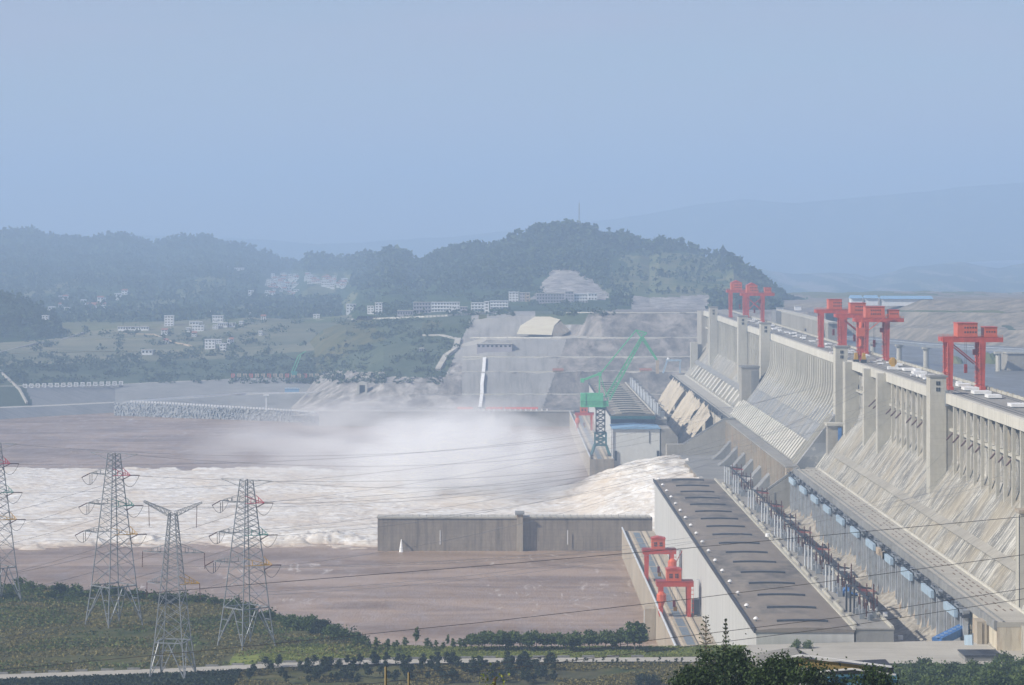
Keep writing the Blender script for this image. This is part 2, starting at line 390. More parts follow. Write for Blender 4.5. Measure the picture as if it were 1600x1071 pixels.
# ---- forested hills on the right bank
st = [-160, 0, 45, 90, 140, 165, 200, 225, 250, 290, 330, 370, 410, 440, 455, 480, 510, 535, 560, 600, 608, 630, 645, 655, 680, 720, 760,
      800, 835, 870, 900, 920, 960, 1000, 1015, 1030, 1060, 1100, 1135, 1145, 1160, 1190, 1215, 1260, 1320]
rg = [366, 362, 359, 371, 373, 368, 367, 376, 379, 372, 372, 381, 393, 406, 410, 402, 403, 406, 402, 400, 393, 395, 408, 413, 400, 390, 382,
      371, 360, 356, 358, 364, 372, 380, 388, 381, 384, 396, 402, 414, 427, 446, 472, 492, 500]
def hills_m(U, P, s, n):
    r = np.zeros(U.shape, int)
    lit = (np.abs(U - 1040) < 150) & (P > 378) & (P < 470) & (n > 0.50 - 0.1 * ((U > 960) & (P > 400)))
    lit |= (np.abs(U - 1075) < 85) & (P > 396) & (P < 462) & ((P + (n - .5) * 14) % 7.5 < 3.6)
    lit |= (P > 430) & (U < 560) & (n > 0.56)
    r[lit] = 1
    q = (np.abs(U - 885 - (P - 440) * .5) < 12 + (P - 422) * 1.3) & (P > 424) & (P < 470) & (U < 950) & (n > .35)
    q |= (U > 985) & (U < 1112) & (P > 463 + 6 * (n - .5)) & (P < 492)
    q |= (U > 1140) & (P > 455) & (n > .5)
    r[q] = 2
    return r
HF = 1.3
rg = [q + 5 for q in rg]
hy = [4900 - 0] * 13 + [4950] * 4 + [4800, 4700, 4550, 4500, 4450, 4400, 4350, 4250, 4150, 4050] + [3950, 3900, 3880, 3870, 3860, 3850, 3830, 3820, 3800, 3780, 3750, 3720, 3700, 3690, 3660, 3620, 3600, 3600]
hy = [q * (1.62 if p < 470 else 1.45 if p < 600 else 1.28 if p < 1140 else 1.2) for q, p in zip(hy, st)]
fy = [3950 if p < 560 else 3480 if p < 1140 else 3420 for p in st]
fp = [508 if p < 560 else 494 if p < 1130 else 486 for p in st]
m1 = [f * .6 + r_ * .4 for f, r_ in zip(fp, rg)]; my = [f * .62 + r_ * .38 for f, r_ in zip(fy, hy)]
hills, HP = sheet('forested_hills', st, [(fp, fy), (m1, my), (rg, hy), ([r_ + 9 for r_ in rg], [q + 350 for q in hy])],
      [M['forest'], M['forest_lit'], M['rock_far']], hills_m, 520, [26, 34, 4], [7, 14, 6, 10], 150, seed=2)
# nearer dark spur at the left edge
sp = [-160, -40, 0, 30, 60, 85, 100, 130]
_, SP3 = sheet('wooded_spur', sp, [(565, 3560), ([470, 480, 488, 498, 510, 522, 532, 545], 3640), ([440, 452, 458, 465, 478, 495, 515, 538], 3760), ([470, 480, 490, 500, 510, 525, 535, 550], 3850)],
      [M['forest']], lambda U, P, s, n: np.zeros(U.shape, int), 90, [8, 10, 5], [5, 8, 5], 60, seed=8)
# ---- valley floor, terraces and embankment on the right bank
def yz(py, Z): return K * (CH - Z) / (py - VY)
st = [-160, 0, 95, 180, 360, 500, 560, 640, 740]
w0 = [667, 659, 653, 648, 645, 645, 645, 645, 645]
y0 = [yz(p, -2) for p in w0]
def addy(l, d): return [a + d for a in l]
def valley_m(U, P, s, n):
    r = np.select([s == 0, s == 1, s == 2, s == 3, s == 4], [0, 1, 0, 1, 2], 3)
    r = np.where((s >= 6) & (n > 0.50), 4, r)
    r = np.where((s == 5) & (U < 45) & (P < 620) , 3, r)
    r = np.where((s == 2) & (U < 36 + (P - 600) * .4), 2, r)
    return r
sheet('right_bank_valley', st, [
      (w0, y0),
      ([645, 638, 634, 630, 618, 614, 614, 640, 640], addy(y0, 30)),
      ([644, 636, 632, 628, 616, 612, 612, 636, 636], addy(y0, 45)),
      ([608, 604, 603, 601, 593, 590, 588, 600, 600], addy(y0, 95)),
      ([607, 603, 602, 600, 592, 589, 586, 598, 598], addy(y0, 104)),
      ([574, 571, 568, 566, 560, 548, 535, 525, 520], addy(y0, 300)),
      ([530, 524, 519, 513, 509, 505, 500, 494, 491], 3700),
      ([512, 508, 505, 503, 500, 497, 493, 490, 489], 3960)],
      [M['conc_dark'], M['road'], M['grass_far'], M['field'], M['forest_lit'], M['rock_far']], valley_m, 340, [4, 2, 6, 2, 18, 30, 10],
      [0.6, 0.3, 0.5, .3, 2.0, 2.5, 5], 70, seed=4)
# ---- excavated, benched slope at the end of the dam
st = [455, 505, 540, 575, 600, 660, 700, 760, 830, 900, 940, 1110, 1290]
def cut_m(U, P, s, n):
    r = np.where(U > 885 + (530 - P) * .35, 1, 0)                  # brown cut rock towards the dam
    r = np.where((U < 722) & (P > 565 + (U - 560) * 0.02), 2, r)    # pale irregular rock
    r = np.where((U < 735 - (P - 500) * .45) & (P < 590 - (U < 600) * 8), 3, r)   # grassed
    r = np.where((U < 720) & (U > 600) & (P > 565) & (P < 590) & (n > .55), 3, r)
    r = np.where((P < 508) & (U > 835) & (U < 925 - (P - 480) * 0.5), 3, r)
    r = np.where((s % 2 == 0) & (s > 0) & (s < 9) & (U > 722), 5, r)       # bench tops
    r = np.where((s >= 10) & (U < 760) & (n > .45), 4, r)
    return r
sheet('excavated_bank', st, [
      ([650] * 2 + [373 + 180.5 * K / 2853] * 11, 2853), ([650, 646] + [637.7] * 11, 2900),
      ([649, 642, 633, 628, 622, 617, 617, 617, 617, 617, 617, 617, 617], 2924),
      ([649, 641, 632, 627, 621, 616, 616, 616, 616, 616, 616, 616, 616], 2932),
      ([648, 632, 618, 607, 596, 590, 583, 582, 582, 582, 582, 582, 582], 2952),
      ([648, 631, 617, 606, 595, 589, 582, 581, 581, 581, 581, 581, 581], 2962),
      ([647, 622, 604, 590, 576, 571, 565, 559, 559, 559, 559, 559, 559], 2984),
      ([647, 621, 603, 589, 575, 570, 564, 558, 558, 558, 558, 558, 558], 2992),
      ([646, 610, 590, 576, 562, 553, 548, 533, 530, 530, 529, 528, 528], 3014),
      ([645, 609, 588, 574, 560, 551, 543, 527, 526, 524, 528, 527, 527], [3030, 3030, 3030, 3030, 3030, 3040, 3060, 3090, 3090, 3060, 3022, 3022, 3022]),
      ([628, 580, 556, 540, 530, 517, 509, 498, 493, 490, 489, 489, 489], [3200, 3200, 3200, 3200, 3180, 3150, 3140, 3130, 3120, 3080, 3060, 3052, 3052]),
      ([600, 545, 520, 512, 505, 496, 493, 491, 490, 488, 487, 487, 486], 3330),
      ([560, 515, 503, 498, 494, 489, 488, 487, 486, 485, 484, 483, 482], 3520)],
      [concrete('sprayed_concrete', (0.33, 0.32, 0.30), dark=0.6, streak=(0.2, 0.02, 0.03), amt=0.7), M['rock_brown'], M['rock_far'], M['grass_far'], M['scrub'], M['road']],
      cut_m, 520, [3, 10, 2, 12, 2, 12, 2, 12, 4, 14, 4, 6], [0.2, 0.5, 2.3, .4, 2.5, .4, 2.5, .4, 2.4, .8, 2.0, 1, 2], 22, seed=6)
# ---- upstream shore beyond the reservoir
st = [1170, 1240, 1330, 1450, 1600, 1800, 2100]
gw = [521, 522, 528, 540, 548, 560, 575]
gy = [yz(p, 76) for p in gw]
sheet('reservoir_shore', st, [
      (gw, gy), ([507, 507, 512, 514, 515, 517, 520], addy(gy, 60)), ([504, 504, 508, 509, 510, 512, 515], addy(gy, 95)),
      ([489, 487, 486, 488, 490, 492, 494], addy(gy, 150)), ([486, 484, 483, 485, 486, 488, 490], addy(gy, 185)),
      ([479, 476, 471, 469, 469, 470, 472], addy(gy, 260)), ([470, 467, 464, 463, 463, 464, 466], 4500), ([462, 455, 458, 455, 458, 452, 450], 5300)],
      [M['shore'], M['grass_far'], M['forest_lit']],
      lambda U, P, s, n: np.where((s == 3) & (n > .4), 2, np.where((s >= 6) & (n > .45), 2, np.where((s == 1) & (n > .6), 1, 0))),
      300, [10, 3, 10, 3, 8, 8, 6], [2.5, 1.5, 3, 1, 2, 3, 6], 55, seed=9)
# ---- water
def water_mat(name, c1, c2, sc, foam=None):
    t = NT(name, 0.3, 0.3)
    n1 = t.noise((sc, sc * .35, sc), 6, 0.62, dist=0.4); n2 = t.noise((sc * 7, sc * 2.2, sc), 4, 0.6)
    c = t.mix(t.ramp(t.noise((.007, .02, .01), 6, .65, dist=1.4), [(0.38, 0.0), (0.62, 1.0)]), c1, c2)
    if foam:
        f = t.math('MULTIPLY', t.ramp(t.noise((.11, .03, .1), 6, .7, dist=1.2), [(0.58, 0.0), (0.66, 1.0)]), t.ramp(t.noise(.009, 3, .5, loc=(foam, 2, 1)), [(0.46, 0.0), (0.58, 1.0)]))
        c = t.mix(t.math('MULTIPLY', f, .7), c, (0.62, 0.56, 0.50))
    h = t.mix(.5, n1, n2); t.bump(h, 1.3, 0.7)
    t.lk(t.ramp(n1, [(0.3, 0.30), (0.7, 0.55)]), t.b.inputs['Roughness'])
    return t.out(c)
riv = MB().box(-3200, 230, 900, 3300, -0.5, 0.0)
tag(riv.build('river_water', water_mat('muddy_river', (0.20, 0.13, 0.08), (0.37, 0.265, 0.185), 0.09, 4.0)), 'brown river water below the dam', None, None, 'structure')
res = MB().box(252.2, 3200, 700, 3460, 40, 79)
tag(res.build('reservoir_water', water_mat('reservoir', (0.13, 0.13, 0.12), (0.16, 0.16, 0.15), 0.05)), 'grey brown reservoir water behind the dam', None, None, 'structure')
rbed = MB().box(-5000, 6600, -50, 22400, -6, -4)
tag(rbed.build('ground', M['soil']), 'ground under the valley', None, None, 'structure')
# white water below the spillway
nx, ny = 760, 330
gx = np.linspace(-640, 149, nx); gyy = np.linspace(1655, 2340, ny)
GX, GY = np.meshgrid(gx, gyy, indexing='ij')
env = lerp([(-700, 1), (40, 1), (60, 4), (80, 13), (104, 21), (128, 26), (150, 27)], GX)
edge_n = (fbm(GX / 70, GY / 50, 4) - .5) + .9 * (fbm(GX / 16, GY / 8, 4) - .5)
lo_y = lerp([(-700, 1672), (-330, 1700), (-150, 1735), (-90, 1722), (-60, 1722), (150, 1722)], GX) + edge_n * 50 * (GX < -70)
hi_y = lerp([(-700, 2220), (-500, 2300), (-200, 2312), (0, 2290), (50, 2140), (150, 2124)], GX) + edge_n * 60 * (GX < 40)
msk = np.clip((GY - lo_y) / 26, 0, 1) * np.clip((hi_y - GY) / 14, 0, 1)
jet = 0.5 + 0.5 * np.cos((GY - 1735) / 46 * 2 * np.pi + (fbm(GX / 40, GY / 200, 3) - .5) * 5)
land = np.clip((GX - 20 - 30 * jet) / 40, 0, 1)
jm = np.clip((GX - 10) / 50, 0, 1)
wx = (fbm(GX / 30 + 7, GY / 30, 3) - .5) * 22
bil = np.abs(fbm((GX + wx) / 30 + 3, (GY + wx) / 7.5, 6) - .5) * 2.2 * (1 - jm) + np.abs(fbm(GX / 30 + 3, GY / 7, 5) - .5) * 2.2 * jm
big = fbm((GX + wx) / 60 + 9, (GY - wx) / 22, 5)
Zw = env * (0.62 + 0.38 * jet * land) * np.where(GX > 45, 1, 0) + np.where(GX > 45, 0, 1.0)
amp_ = 2.5 + 3.5 * np.clip((GX - 30) / 40, 0, 1) + 12.0 * np.exp(-((GX + 115) / 40) ** 2 - ((GY - 1765) / 32) ** 2) + 8.0 * np.exp(-((GX + 225) / 30) ** 2 - ((GY - 1750) / 30) ** 2)
Zw = Zw + amp_ * (big - .35) * 1.0 - amp_ * bil * 0.75 + .9 * (vn(GX / 3.5, GY / 2.4) - .5) + 0.9
Zw = Zw * msk - 2.2 * (1 - msk)
tw = NT('foaming_water', 0.75, 0.2)
nn = tw.noise((0.045, 0.14, 0.25), 9, 0.74, dist=1.6)
cw = tw.ramp(nn, [(0.32, (0.40, 0.33, 0.26)), (0.46, (0.66, 0.62, 0.55)), (0.60, (0.84, 0.83, 0.80))])
cw = tw.mix(tw.ramp(tw.noise((0.02, 0.012, 0.05), 5, .6, loc=(4, 4, 1)), [(0.47, 0.0), (0.65, .6)]), cw, (0.62, 0.52, 0.40))
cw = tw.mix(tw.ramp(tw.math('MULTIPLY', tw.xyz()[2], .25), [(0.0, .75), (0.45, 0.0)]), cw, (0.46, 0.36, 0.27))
tw.bump(nn, 1.2, 0.8)
tw.out(cw)
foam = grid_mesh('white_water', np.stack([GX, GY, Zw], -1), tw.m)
tag(foam, 'white and cream water churning below the spillway', None, None, 'structure')
# spray rising over the white water
def volume_mat(name, col, dens, nscale=None, rad=None, aniso=0.0):
    m = bpy.data.materials.new(name); m.use_nodes = True; t = m.node_tree; t.nodes.clear()
    o = t.nodes.new('ShaderNodeOutputMaterial'); v = t.nodes.new('ShaderNodeVolumePrincipled')
    v.inputs['Color'].default_value = (*col, 1); v.inputs['Density'].default_value = dens; v.inputs['Anisotropy'].default_value = aniso
    t.links.new(v.outputs[0], o.inputs['Volume'])
    if nscale:
        c = t.nodes.new('ShaderNodeTexCoord'); n = t.nodes.new('ShaderNodeTexNoise'); n.inputs['Scale'].default_value = nscale; n.inputs['Detail'].default_value = 4
        r = t.nodes.new('ShaderNodeMapRange'); r.inputs['From Min'].default_value = 0.40; r.inputs['From Max'].default_value = 0.62
        ln = t.nodes.new('ShaderNodeVectorMath'); ln.operation = 'LENGTH'
        f = t.nodes.new('ShaderNodeMapRange'); f.inputs['From Min'].default_value = 1.0; f.inputs['From Max'].default_value = 0.25
        mu = t.nodes.new('ShaderNodeMath'); mu.operation = 'MULTIPLY'; m2 = t.nodes.new('ShaderNodeMath'); m2.operation = 'MULTIPLY'; m2.inputs[1].default_value = dens
        t.links.new(c.outputs['Object'], n.inputs['Vector']); t.links.new(c.outputs['Object'], ln.inputs[0])
        t.links.new(n.outputs['Fac'], r.inputs['Value']); t.links.new(ln.outputs['Value'], f.inputs['Value'])
        t.links.new(r.outputs[0], mu.inputs[0]); t.links.new(f.outputs[0], mu.inputs[1]); t.links.new(mu.outputs[0], m2.inputs[0])
        t.links.new(m2.outputs[0], v.inputs['Density'])
    return m
def unit_ball():
    b = MB(); n, k = 18, 10
    for j in range(k + 1):
        for i in range(n):
            th = math.pi * j / k; ph = 6.28318 * i / n
            b.v.append((math.sin(th) * math.cos(ph), math.sin(th) * math.sin(ph), math.cos(th)))
    for j in range(k):
        for i in range(n):
            a = j * n + i; c = j * n + (i + 1) % n; b.f.append((a, a + n, c + n, c)); b.mi.append(0)
    return b
SPRAY = [((-22, 2130, 14), (102, 150, 54), 0.06, 'dense white spray plume rising beside the spillway jets'),
         ((-70, 2340, 14), (200, 250, 50), 0.018, 'thin drifting spray veil over the river')]
for i, (c, r_, d_, lb) in enumerate(SPRAY):
    o = unit_ball().build('spray_mist', volume_mat('spray', (1.0, 1.0, 1.0), d_, (3.4, 2.4)[i]))
    o.location = c; o.scale = r_; tag(o, lb, 'spray', None, 'stuff')
# valley haze: one closed box of even thin air
hz = MB().box(-5200, 6800, -70, 22600, -8, 760)
tag(hz.build('haze', volume_mat('haze', (0.515, 0.715, 1.0), HAZE_D, aniso=0.0)), 'blue morning haze filling the valley', 'haze', None, 'stuff')
# ================================================================== the dam
DAM = thing('concrete_dam', 'long grey concrete gravity dam running away on the right of the river', 'dam')
def dpart(mb, name, mat, parent=None, label=None):
    o = mb.build(name, mat, parent or DAM)
    if label: o['label'] = label
    return o
DY0, SPA, SPB, DY1 = 940.0, 1704.0, 2168.0, 2860.0
# non-overflow / intake sections
for (a, b, lb) in ((DY0, SPA, 'near intake section with a stained sloping face'), (SPB, DY1, 'far intake section beyond the spillway')):
    prof = [(202, 53), (224.5, 84.3), (226, 88), (226, 115.4), (252, 115.4), (252, 20), (196, 20), (196, 53)]
    dpart(MB().ext_y(prof, a, b), 'dam_section', M['slope'], label=lb)
# spillway section
dpart(MB().ext_y([(190, 54), (214.4, 86), (226, 99), (226, 115.4), (252, 115.4), (252, 20), (190, 20)], SPA, SPB), 'spillway_section', M['slope_grey'], label='spillway section with curved ribs and striped lower chute')
# crest deck with its pale parapet beam, jogged between blocks
for (a, b, xo) in ((DY0, 1347, 222.0), (1347, 1541, 222.3), (1541, 1700, 221.6), (1700, SPB, 222.0), (SPB, 2377, 222.4), (2377, 2682, 222), (2682, DY1, 222.2)):
    dpart(MB().box(xo, xo + 2.6, a + .02, b - .02, 115.4, 120.3), 'crest_beam', M['conc_beam'])
dpart(MB().box(224.9, 252, DY0, DY1, 115.45, 119.6), 'crest_deck', M['deck'])
g = MB()
for x in (229.5, 232.5, 246.5, 249.0): g.box(x, x + .35, DY0, DY1, 119.6, 119.75)
dpart(g, 'crane_rail', M['dark'])
g = MB().box(251.2, 251.8, DY0, DY1, 119.6, 120.9)
for i in range(140): y = DY0 + 6 + i * 13.7; g.box(250.9, 252.1, y, y + .6, 119.6, 121.3)
dpart(g, 'upstream_parapet', M['conc_pale'])
# walkway ledge under the beam and the slots behind it
for a, b in ((DY0, SPA - 8), (SPB + 14, DY1)):
    dpart(MB().box(224.1, 226.0, a, b, 101.8, 103.2), 'ledge', M['conc_pale'])
for i in range(42):
    y = DY0 + 9 + 18.5 * i
    if y < SPA - 20: dpart(MB().box(225.4, 226.1, y + 7.2, y + 9.2, 103.5, 106.2), 'niche', M['dark'])
# haunches that carry the beam (dark grey standing in for its shadow) and columns between bays
def cols(ys, x0=222.5, w=1.9):
    for y in ys:
        c = MB().box(x0, x0 + 1.5, y - w / 2, y + w / 2, 78, 115.4)
        dpart(c, 'column', M['conc_pale'])
        dpart(MB().ext_y([(x0 + 1.55, 115.35), (226.05, 115.35), (226.05, 108.5)], y - .6, y + .6), 'shaded_bracket', M['conc_dark'])
near_y = [DY0 + 5 + 18.5 * i for i in range(41) if not 1330 < DY0 + 5 + 18.5 * i < 1362 and DY0 + 5 + 18.5 * i < 1535]
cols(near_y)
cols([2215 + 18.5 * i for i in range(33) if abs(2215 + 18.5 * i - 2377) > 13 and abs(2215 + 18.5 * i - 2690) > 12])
for y, w_ in ((1541, 7), (1597, 6), (1684, 12)):
    dpart(MB().box(217.5, 226.2, y - w_ / 2, y + w_ / 2, 72, 119.9), 'pilaster', M['conc_pale'])
dpart(MB().box(223.4, 226.1, 1560, 1576, 78, 115.4), 'pilaster', M['conc_pale'])
dpart(MB().box(223.4, 226.1, 1625, 1640, 78, 115.4), 'pilaster', M['conc_pale'])
# spillway ribs: vertical piers that sweep out onto the chute, with steps
g = MB(); ny_ = 35
for i in range(ny_):
    y = SPA + 20 + i * 12.9
    if y > SPB - 8: break
    g.ext_y([(226.2, 115.3), (219.6, 115.3), (219.6, 100), (218.6, 95), (216.4, 90), (212.6, 84.2), (208.3, 78.5), (209.4, 78.9), (226.2, 96)], y - 1.5, y + 1.5)
dpart(g, 'spillway_rib', M['conc_pale'], label='row of pale curved ribs over the spillway gates')['kind'] = 'stuff'
g = MB()
for i in range(90):
    y = SPA + 18 + i * 4.95
    if y > SPB - 6: break
    g.ext_y([(199.6, 66.8), (213.6, 85.2), (214.4, 86), (200.6, 66)], y - .35, y + .35)
dpart(g, 'chute_rib', M['slope_grey'])['kind'] = 'stuff'
g = MB()
for i in range(36):
    y = SPA + 22 + i * 12.3
    if y > SPB - 10: break
    g.ext_y([(190.5, 54.5), (200, 67.1), (198.2, 69.3), (188.9, 57)], y - 3.1, y + 3.1)
dpart(g, 'chute_pier', M['conc_beam'], label='pale slanting stripes of piers at the chute foot')['kind'] = 'stuff'
for y in (1710, 1718): dpart(MB().ext_y([(190.2, 54.2), (213.6, 85), (212.2, 86), (188.9, 55.6)], y - .5, y + .5), 'dividing_wall', M['conc_pale'])
dpart(MB().box(225.2, 225.98, SPA + 16, SPB - 8, 100, 115.3), 'gate_recess_shade', M['gap'])  # thin dark panel painting the shade behind the ribs
dpart(MB().ext_y([(190.2, 54.3), (199.8, 67), (199.4, 67.4), (189.8, 54.7)], SPA + 18, SPB - 12), 'chute_gap_shade', M['gap'])  # dark sheet painting the shade between the chute piers
# bucket deck, ribbed downstream wall, lower apron
dpart(MB().box(182.5, 190.0, 1690, 2122, 20, 54), 'bucket_wall', M['conc_tan'])
dpart(MB().box(182.0, 190.4, 1690, 2122, 54, 54.9), 'bucket_deck', M['deck'])
g = MB(); r_ = random.Random(3)
for i in range(82):
    y = 1697 + i * 5.2; g.box(181.5 + r_.random() * .5, 182.5, y, y + .9, 24 + r_.random() * 8, 54)
dpart(g, 'wall_rib', M['conc_tan'])['kind'] = 'stuff'
for i in range(7):
    y = 1725 + i * 58; dpart(MB().ext_y([(182, 24), (182, 42), (174, 33), (168, 28.1), (168, 24)], y, y + 15), 'shadow_wedge', M['conc_dark'])  # dark grey wedges added in place of shadow patches above the apron
dpart(MB().box(146, 182.3, 1692, 2119, -2, 28), 'apron', concrete('apron_concrete', (0.27, 0.265, 0.25), dark=0.55, streak=(0.02, 0.4, 0.05)))
g = MB()
for i in range(60): y = 1696 + i * 7.1; g.box(145.2, 146, y, y + 2.6, -2, 27.2)
dpart(g, 'apron_rib', M['conc_tan'])['kind'] = 'stuff'
# training walls at both ends of the spillway
far_prof = [(190.2, 55.2), (181, 55.2), (149.5, 36), (136, 36), (136, -2), (190.2, -2)]
dpart(MB().ext_y(far_prof, 2119.1, 2131), 'training_wall', M['conc'])
dpart(MB().ext_y([(190.4, 56.6), (180.8, 56.6), (149, 37.3), (149, 36.2), (181, 55.4), (190.4, 55.4)], 2119.5, 2121.5), 'coping', M['conc_dark'])
near_prof = [(190.2, 53.6), (189, 53.6), (165.5, 37), (138.2, 37), (138.2, -2), (190.2, -2)]
dpart(MB().ext_y(near_prof, 1681.5, 1691.8), 'training_wall', M['conc'])
dpart(MB().ext_y([(190.2, 55), (188.6, 55), (165, 38.4), (165, 37.2), (189, 53.8), (190.2, 53.8)], 1682, 1684.5), 'coping', M['conc_dark'])
g = MB()
for x in (152, 163, 174, 184): g.box(x, x + .7, 1681.2, 1681.6, 6, 34 + max(0, x - 166) * .7)
dpart(g, 'wall_joint', M['conc_dark'])
# stubby walls at the foot of the far section
for i in range(17):
    y = 2225 + i * 34
    dpart(MB().ext_y([(203.5, 54.6), (211.5, 66), (210, 67.5), (202, 57)], y - 5, y + 5), 'foot_wall', M['conc_beam'])
dpart(MB().ext_y([(209.6, 67.2), (213.2, 67.2), (213.2, 70.5)], 2215, 2830), 'berm', M['conc_dark'])
dpart(MB().ext_y([(207.6, 63.6), (212.2, 63.6), (212.2, 66.5)], DY0, 1660), 'berm', M['conc'])
# crest lift towers rising from the slope
towers = [(1334, 'second lift tower from the right, its base on the stained slope'), (1701, 'lift tower at the near end of the ribbed spillway'),
          (2174, 'lift tower at the far end of the ribbed spillway'), (2371, 'narrow lift tower between the spillway and the farthest tower'), (2684, 'farthest lift tower with a dark side')]
for y, lb in towers:
    zb = 50 if y in (2174, 2371, 1701) else 66
    t = dpart(MB().box(214.6, 222.6, y + 1.5, y + 13, zb, 128), 'lift_tower', M['conc_pale'], label=lb)
    dpart(MB().box(214.2, 223.4, y + 1.1, y + 13.4, 128, 128.9), 'cap', M['conc_dark'], t)
    dpart(MB().box(222.65, 226.1, y + 1.8, y + 12.5, 70, 115.3), 'gap_filler', M['conc'], t)  # added block that hides the dark, shadowed gap behind the tower
    for z in (124.2, 121.2):
        for dx in (0, 1.1): dpart(MB().box(217.6 + dx, 218.4 + dx, y + 1.3, y + 1.52, z, z + 1.9), 'window', M['glass_dark'], t)
    dpart(MB().box(221.8, 223.8, y - .6, y + 1.4, 114, 121.6), 'stair_door', M['steel'], t)
# blocks below the towers at the spillway ends
t = dpart(MB().box(208.2, 216.5, 1690, 1699, 50, 80), 'lower_block', M['conc'])
dpart(MB().box(207.4, 219, 1688.6, 1701, 80, 81.6), 'block_roof', M['conc_pale'], t)
dpart(MB().box(214.6, 216.7, 1689.2, 1690.1, 56, 79), 'panel', M['blue'], t)
t = dpart(MB().box(197, 211, 2150, 2170, 50, 94), 'lower_block', M['conc'])
dpart(MB().box(196.5, 211.5, 2149.4, 2171, 94, 95.4), 'block_roof', M['conc_dark'], t)
dpart(MB().box(204.6, 210.6, 2149.0, 2150.05, 66, 92), 'panel', M['conc_dark'], t)
dpart(MB().box(206, 209, 2143, 2149.0, 54, 71), 'stub', M['conc_pale'], t)
t = dpart(MB().box(206.5, 213.8, 2829, 2838, 50, 88.5), 'lower_block', M['conc_pale'])
dpart(MB().box(213.9, 219, 2833, 2842, 54, 86), 'side_block', M['conc_dark'], t)  # dark grey block standing in for a shaded recess
# end abutment of the dam in the bank
dpart(MB().box(220, 256, DY1, DY1 + 60, 20, 119.2), 'abutment', M['conc'])
# ---- penstock access platform on steel frames
PLAT = thing('access_platform', 'long concrete platform road at the dam foot carried on grey steel columns', 'platform')
bwm = concrete('sprayed_backing', (0.60, 0.54, 0.42), dark=.6, streak=(.3, .3, .05), tint=(0.36, 0.24, 0.14))
for a, b in ((1010, 1681), (2131, 2840)):
    PLAT_d = MB().box(187, 203.2, a, b, 52.2, 54).build('road_deck', M['road'], PLAT)
    MB().box(186, 187, a, b, 51.2, 54.5).build('edge_beam', M['conc_dark'], PLAT)
    MB().box(201.2, 201.9, a, b, 54, 54.9).build('kerb', M['conc_beam'], PLAT)
    MB().box(189.2, 189.8, a, b, 54, 54.55).build('kerb', M['conc_dark'], PLAT)
    MB().box(187.1, 202, a, b, 20, 52.1).build('backing_wall', bwm, PLAT)
g = MB(); r_ = random.Random(5)
for i in range(62):
    y = 1040 + i * 10.3
    for x in (192.5, 195.6, 198.4):
        if r_.random() < .8: g.box(x, x + .55, y, y + 5.5, 54, 54.12)
g.build('grating', paint('rusty_grating', (0.17, 0.12, 0.08), 0.8), PLAT)['kind'] = 'stuff'
def ground_rock(X, Y):
    t = np.clip((np.asarray(X, float) - 152) / 36, 0, 1)
    z = 20 + 14 * t ** 1.3 + 9 * t * (fbm(np.asarray(Y) / 45, X / 40, 3) - .5) * 2 + (fbm(X / 9, np.asarray(Y) / 14, 5) - .5) * 6
    return z + 9 * np.clip((1110 - np.asarray(Y)) / 70, 0, 1) * (.4 + .6 * t)
gx = np.linspace(151, 188.5, 60); gy_ = np.linspace(1012, 1682, 420)
GX, GY = np.meshgrid(gx, gy_, indexing='ij')
tag(grid_mesh('rock_ground', np.stack([GX, GY, ground_rock(GX, GY)], -1), M['rock']), 'pale blasted rock between the powerhouse and the dam', None, None, 'structure')
ys = [1062 + 19.0 * i for i in range(33)]
for i, y in enumerate(ys):
    for x in (184.4,):
        zb = float(ground_rock(x, y)) - 1.5
        MB().box(x - 1, x + 1, y - .8, y + .8, zb, 51.6).build('column', M['frame_steel'], PLAT)
        MB().box(x - 1, x + 1, y + 5.2, y + 6.8, zb, 51.6).build('column', M['frame_steel'], PLAT)
    b = MB(); z = zb + 3
    while z < 48:
        b.bar((184.4, y + .9, z), (184.4, y + 5.1, z + 4.5), .45); b.bar((184.4, y + 5.1, z), (184.4, y + .9, z + 4.5), .45)
        b.bar((184.4, y, z), (188, y, z), .4); z += 5.5
    b.bar((184.6, y + 6.9, 50), (188, y + 13, 44), .4); b.bar((184.6, y + 6.9, 44), (188, y + 13, 50), .4)
    b.box(182.9, 186, y - 1.6, y + 8, 48.6, 49.6)
    b.build('brace', M['dark'], PLAT)
    if i % 3 == 0 or i in (10, 11):
        MB().box(181.4, 182.8, y + 8.2, y + (34 if i % 3 == 0 else 17), 47.4, 50.5).build('box_beam', M['blue_pale'] if i not in (11, 10) else M['tan_box'], PLAT)
    m = MB(); m.box(183.2, 185.8, y - 1.4, y + 7.6, 50.2, 51.5)
    for q in range(5): m.bar((183.2, y + q * 1.8, 51.5), (183.2, y + q * 1.8, 53.2), .18)
    m.bar((183.2, y, 53.2), (183.2, y + 18, 53.2), .16); m.bar((183.2, y + 8, 51.3), (183.2, y + 18, 51.3), .5)
    m.build('pipework', M['dark'] if i % 3 else M['steel'], PLAT)
g = NT('rust_streaked_concrete', 0.9, .15)
c = g.ramp(g.noise((.1, .3, .04), 6), [(0.3, (.27, .24, .19)), (0.7, (.50, .46, .38))])
c = g.mix(g.ramp(g.noise((.5, .55, .035), 5, .6, loc=(3, 0, 6)), [(0.48, 0.0), (0.58, .75)]), c, (0.30, 0.17, 0.09)); g.out(c)
for i, y in enumerate(ys[:-1]):
    zb = float(ground_rock(184, y + 12)) - 2
    MB().ext_y([(187.2, zb), (183.4 - (i % 3) * .3, zb), (185.2, zb + 9), (185.8, 47), (187.2, 47)], y + 10.4, y + 13.6).build('counterfort', g.m, PLAT)
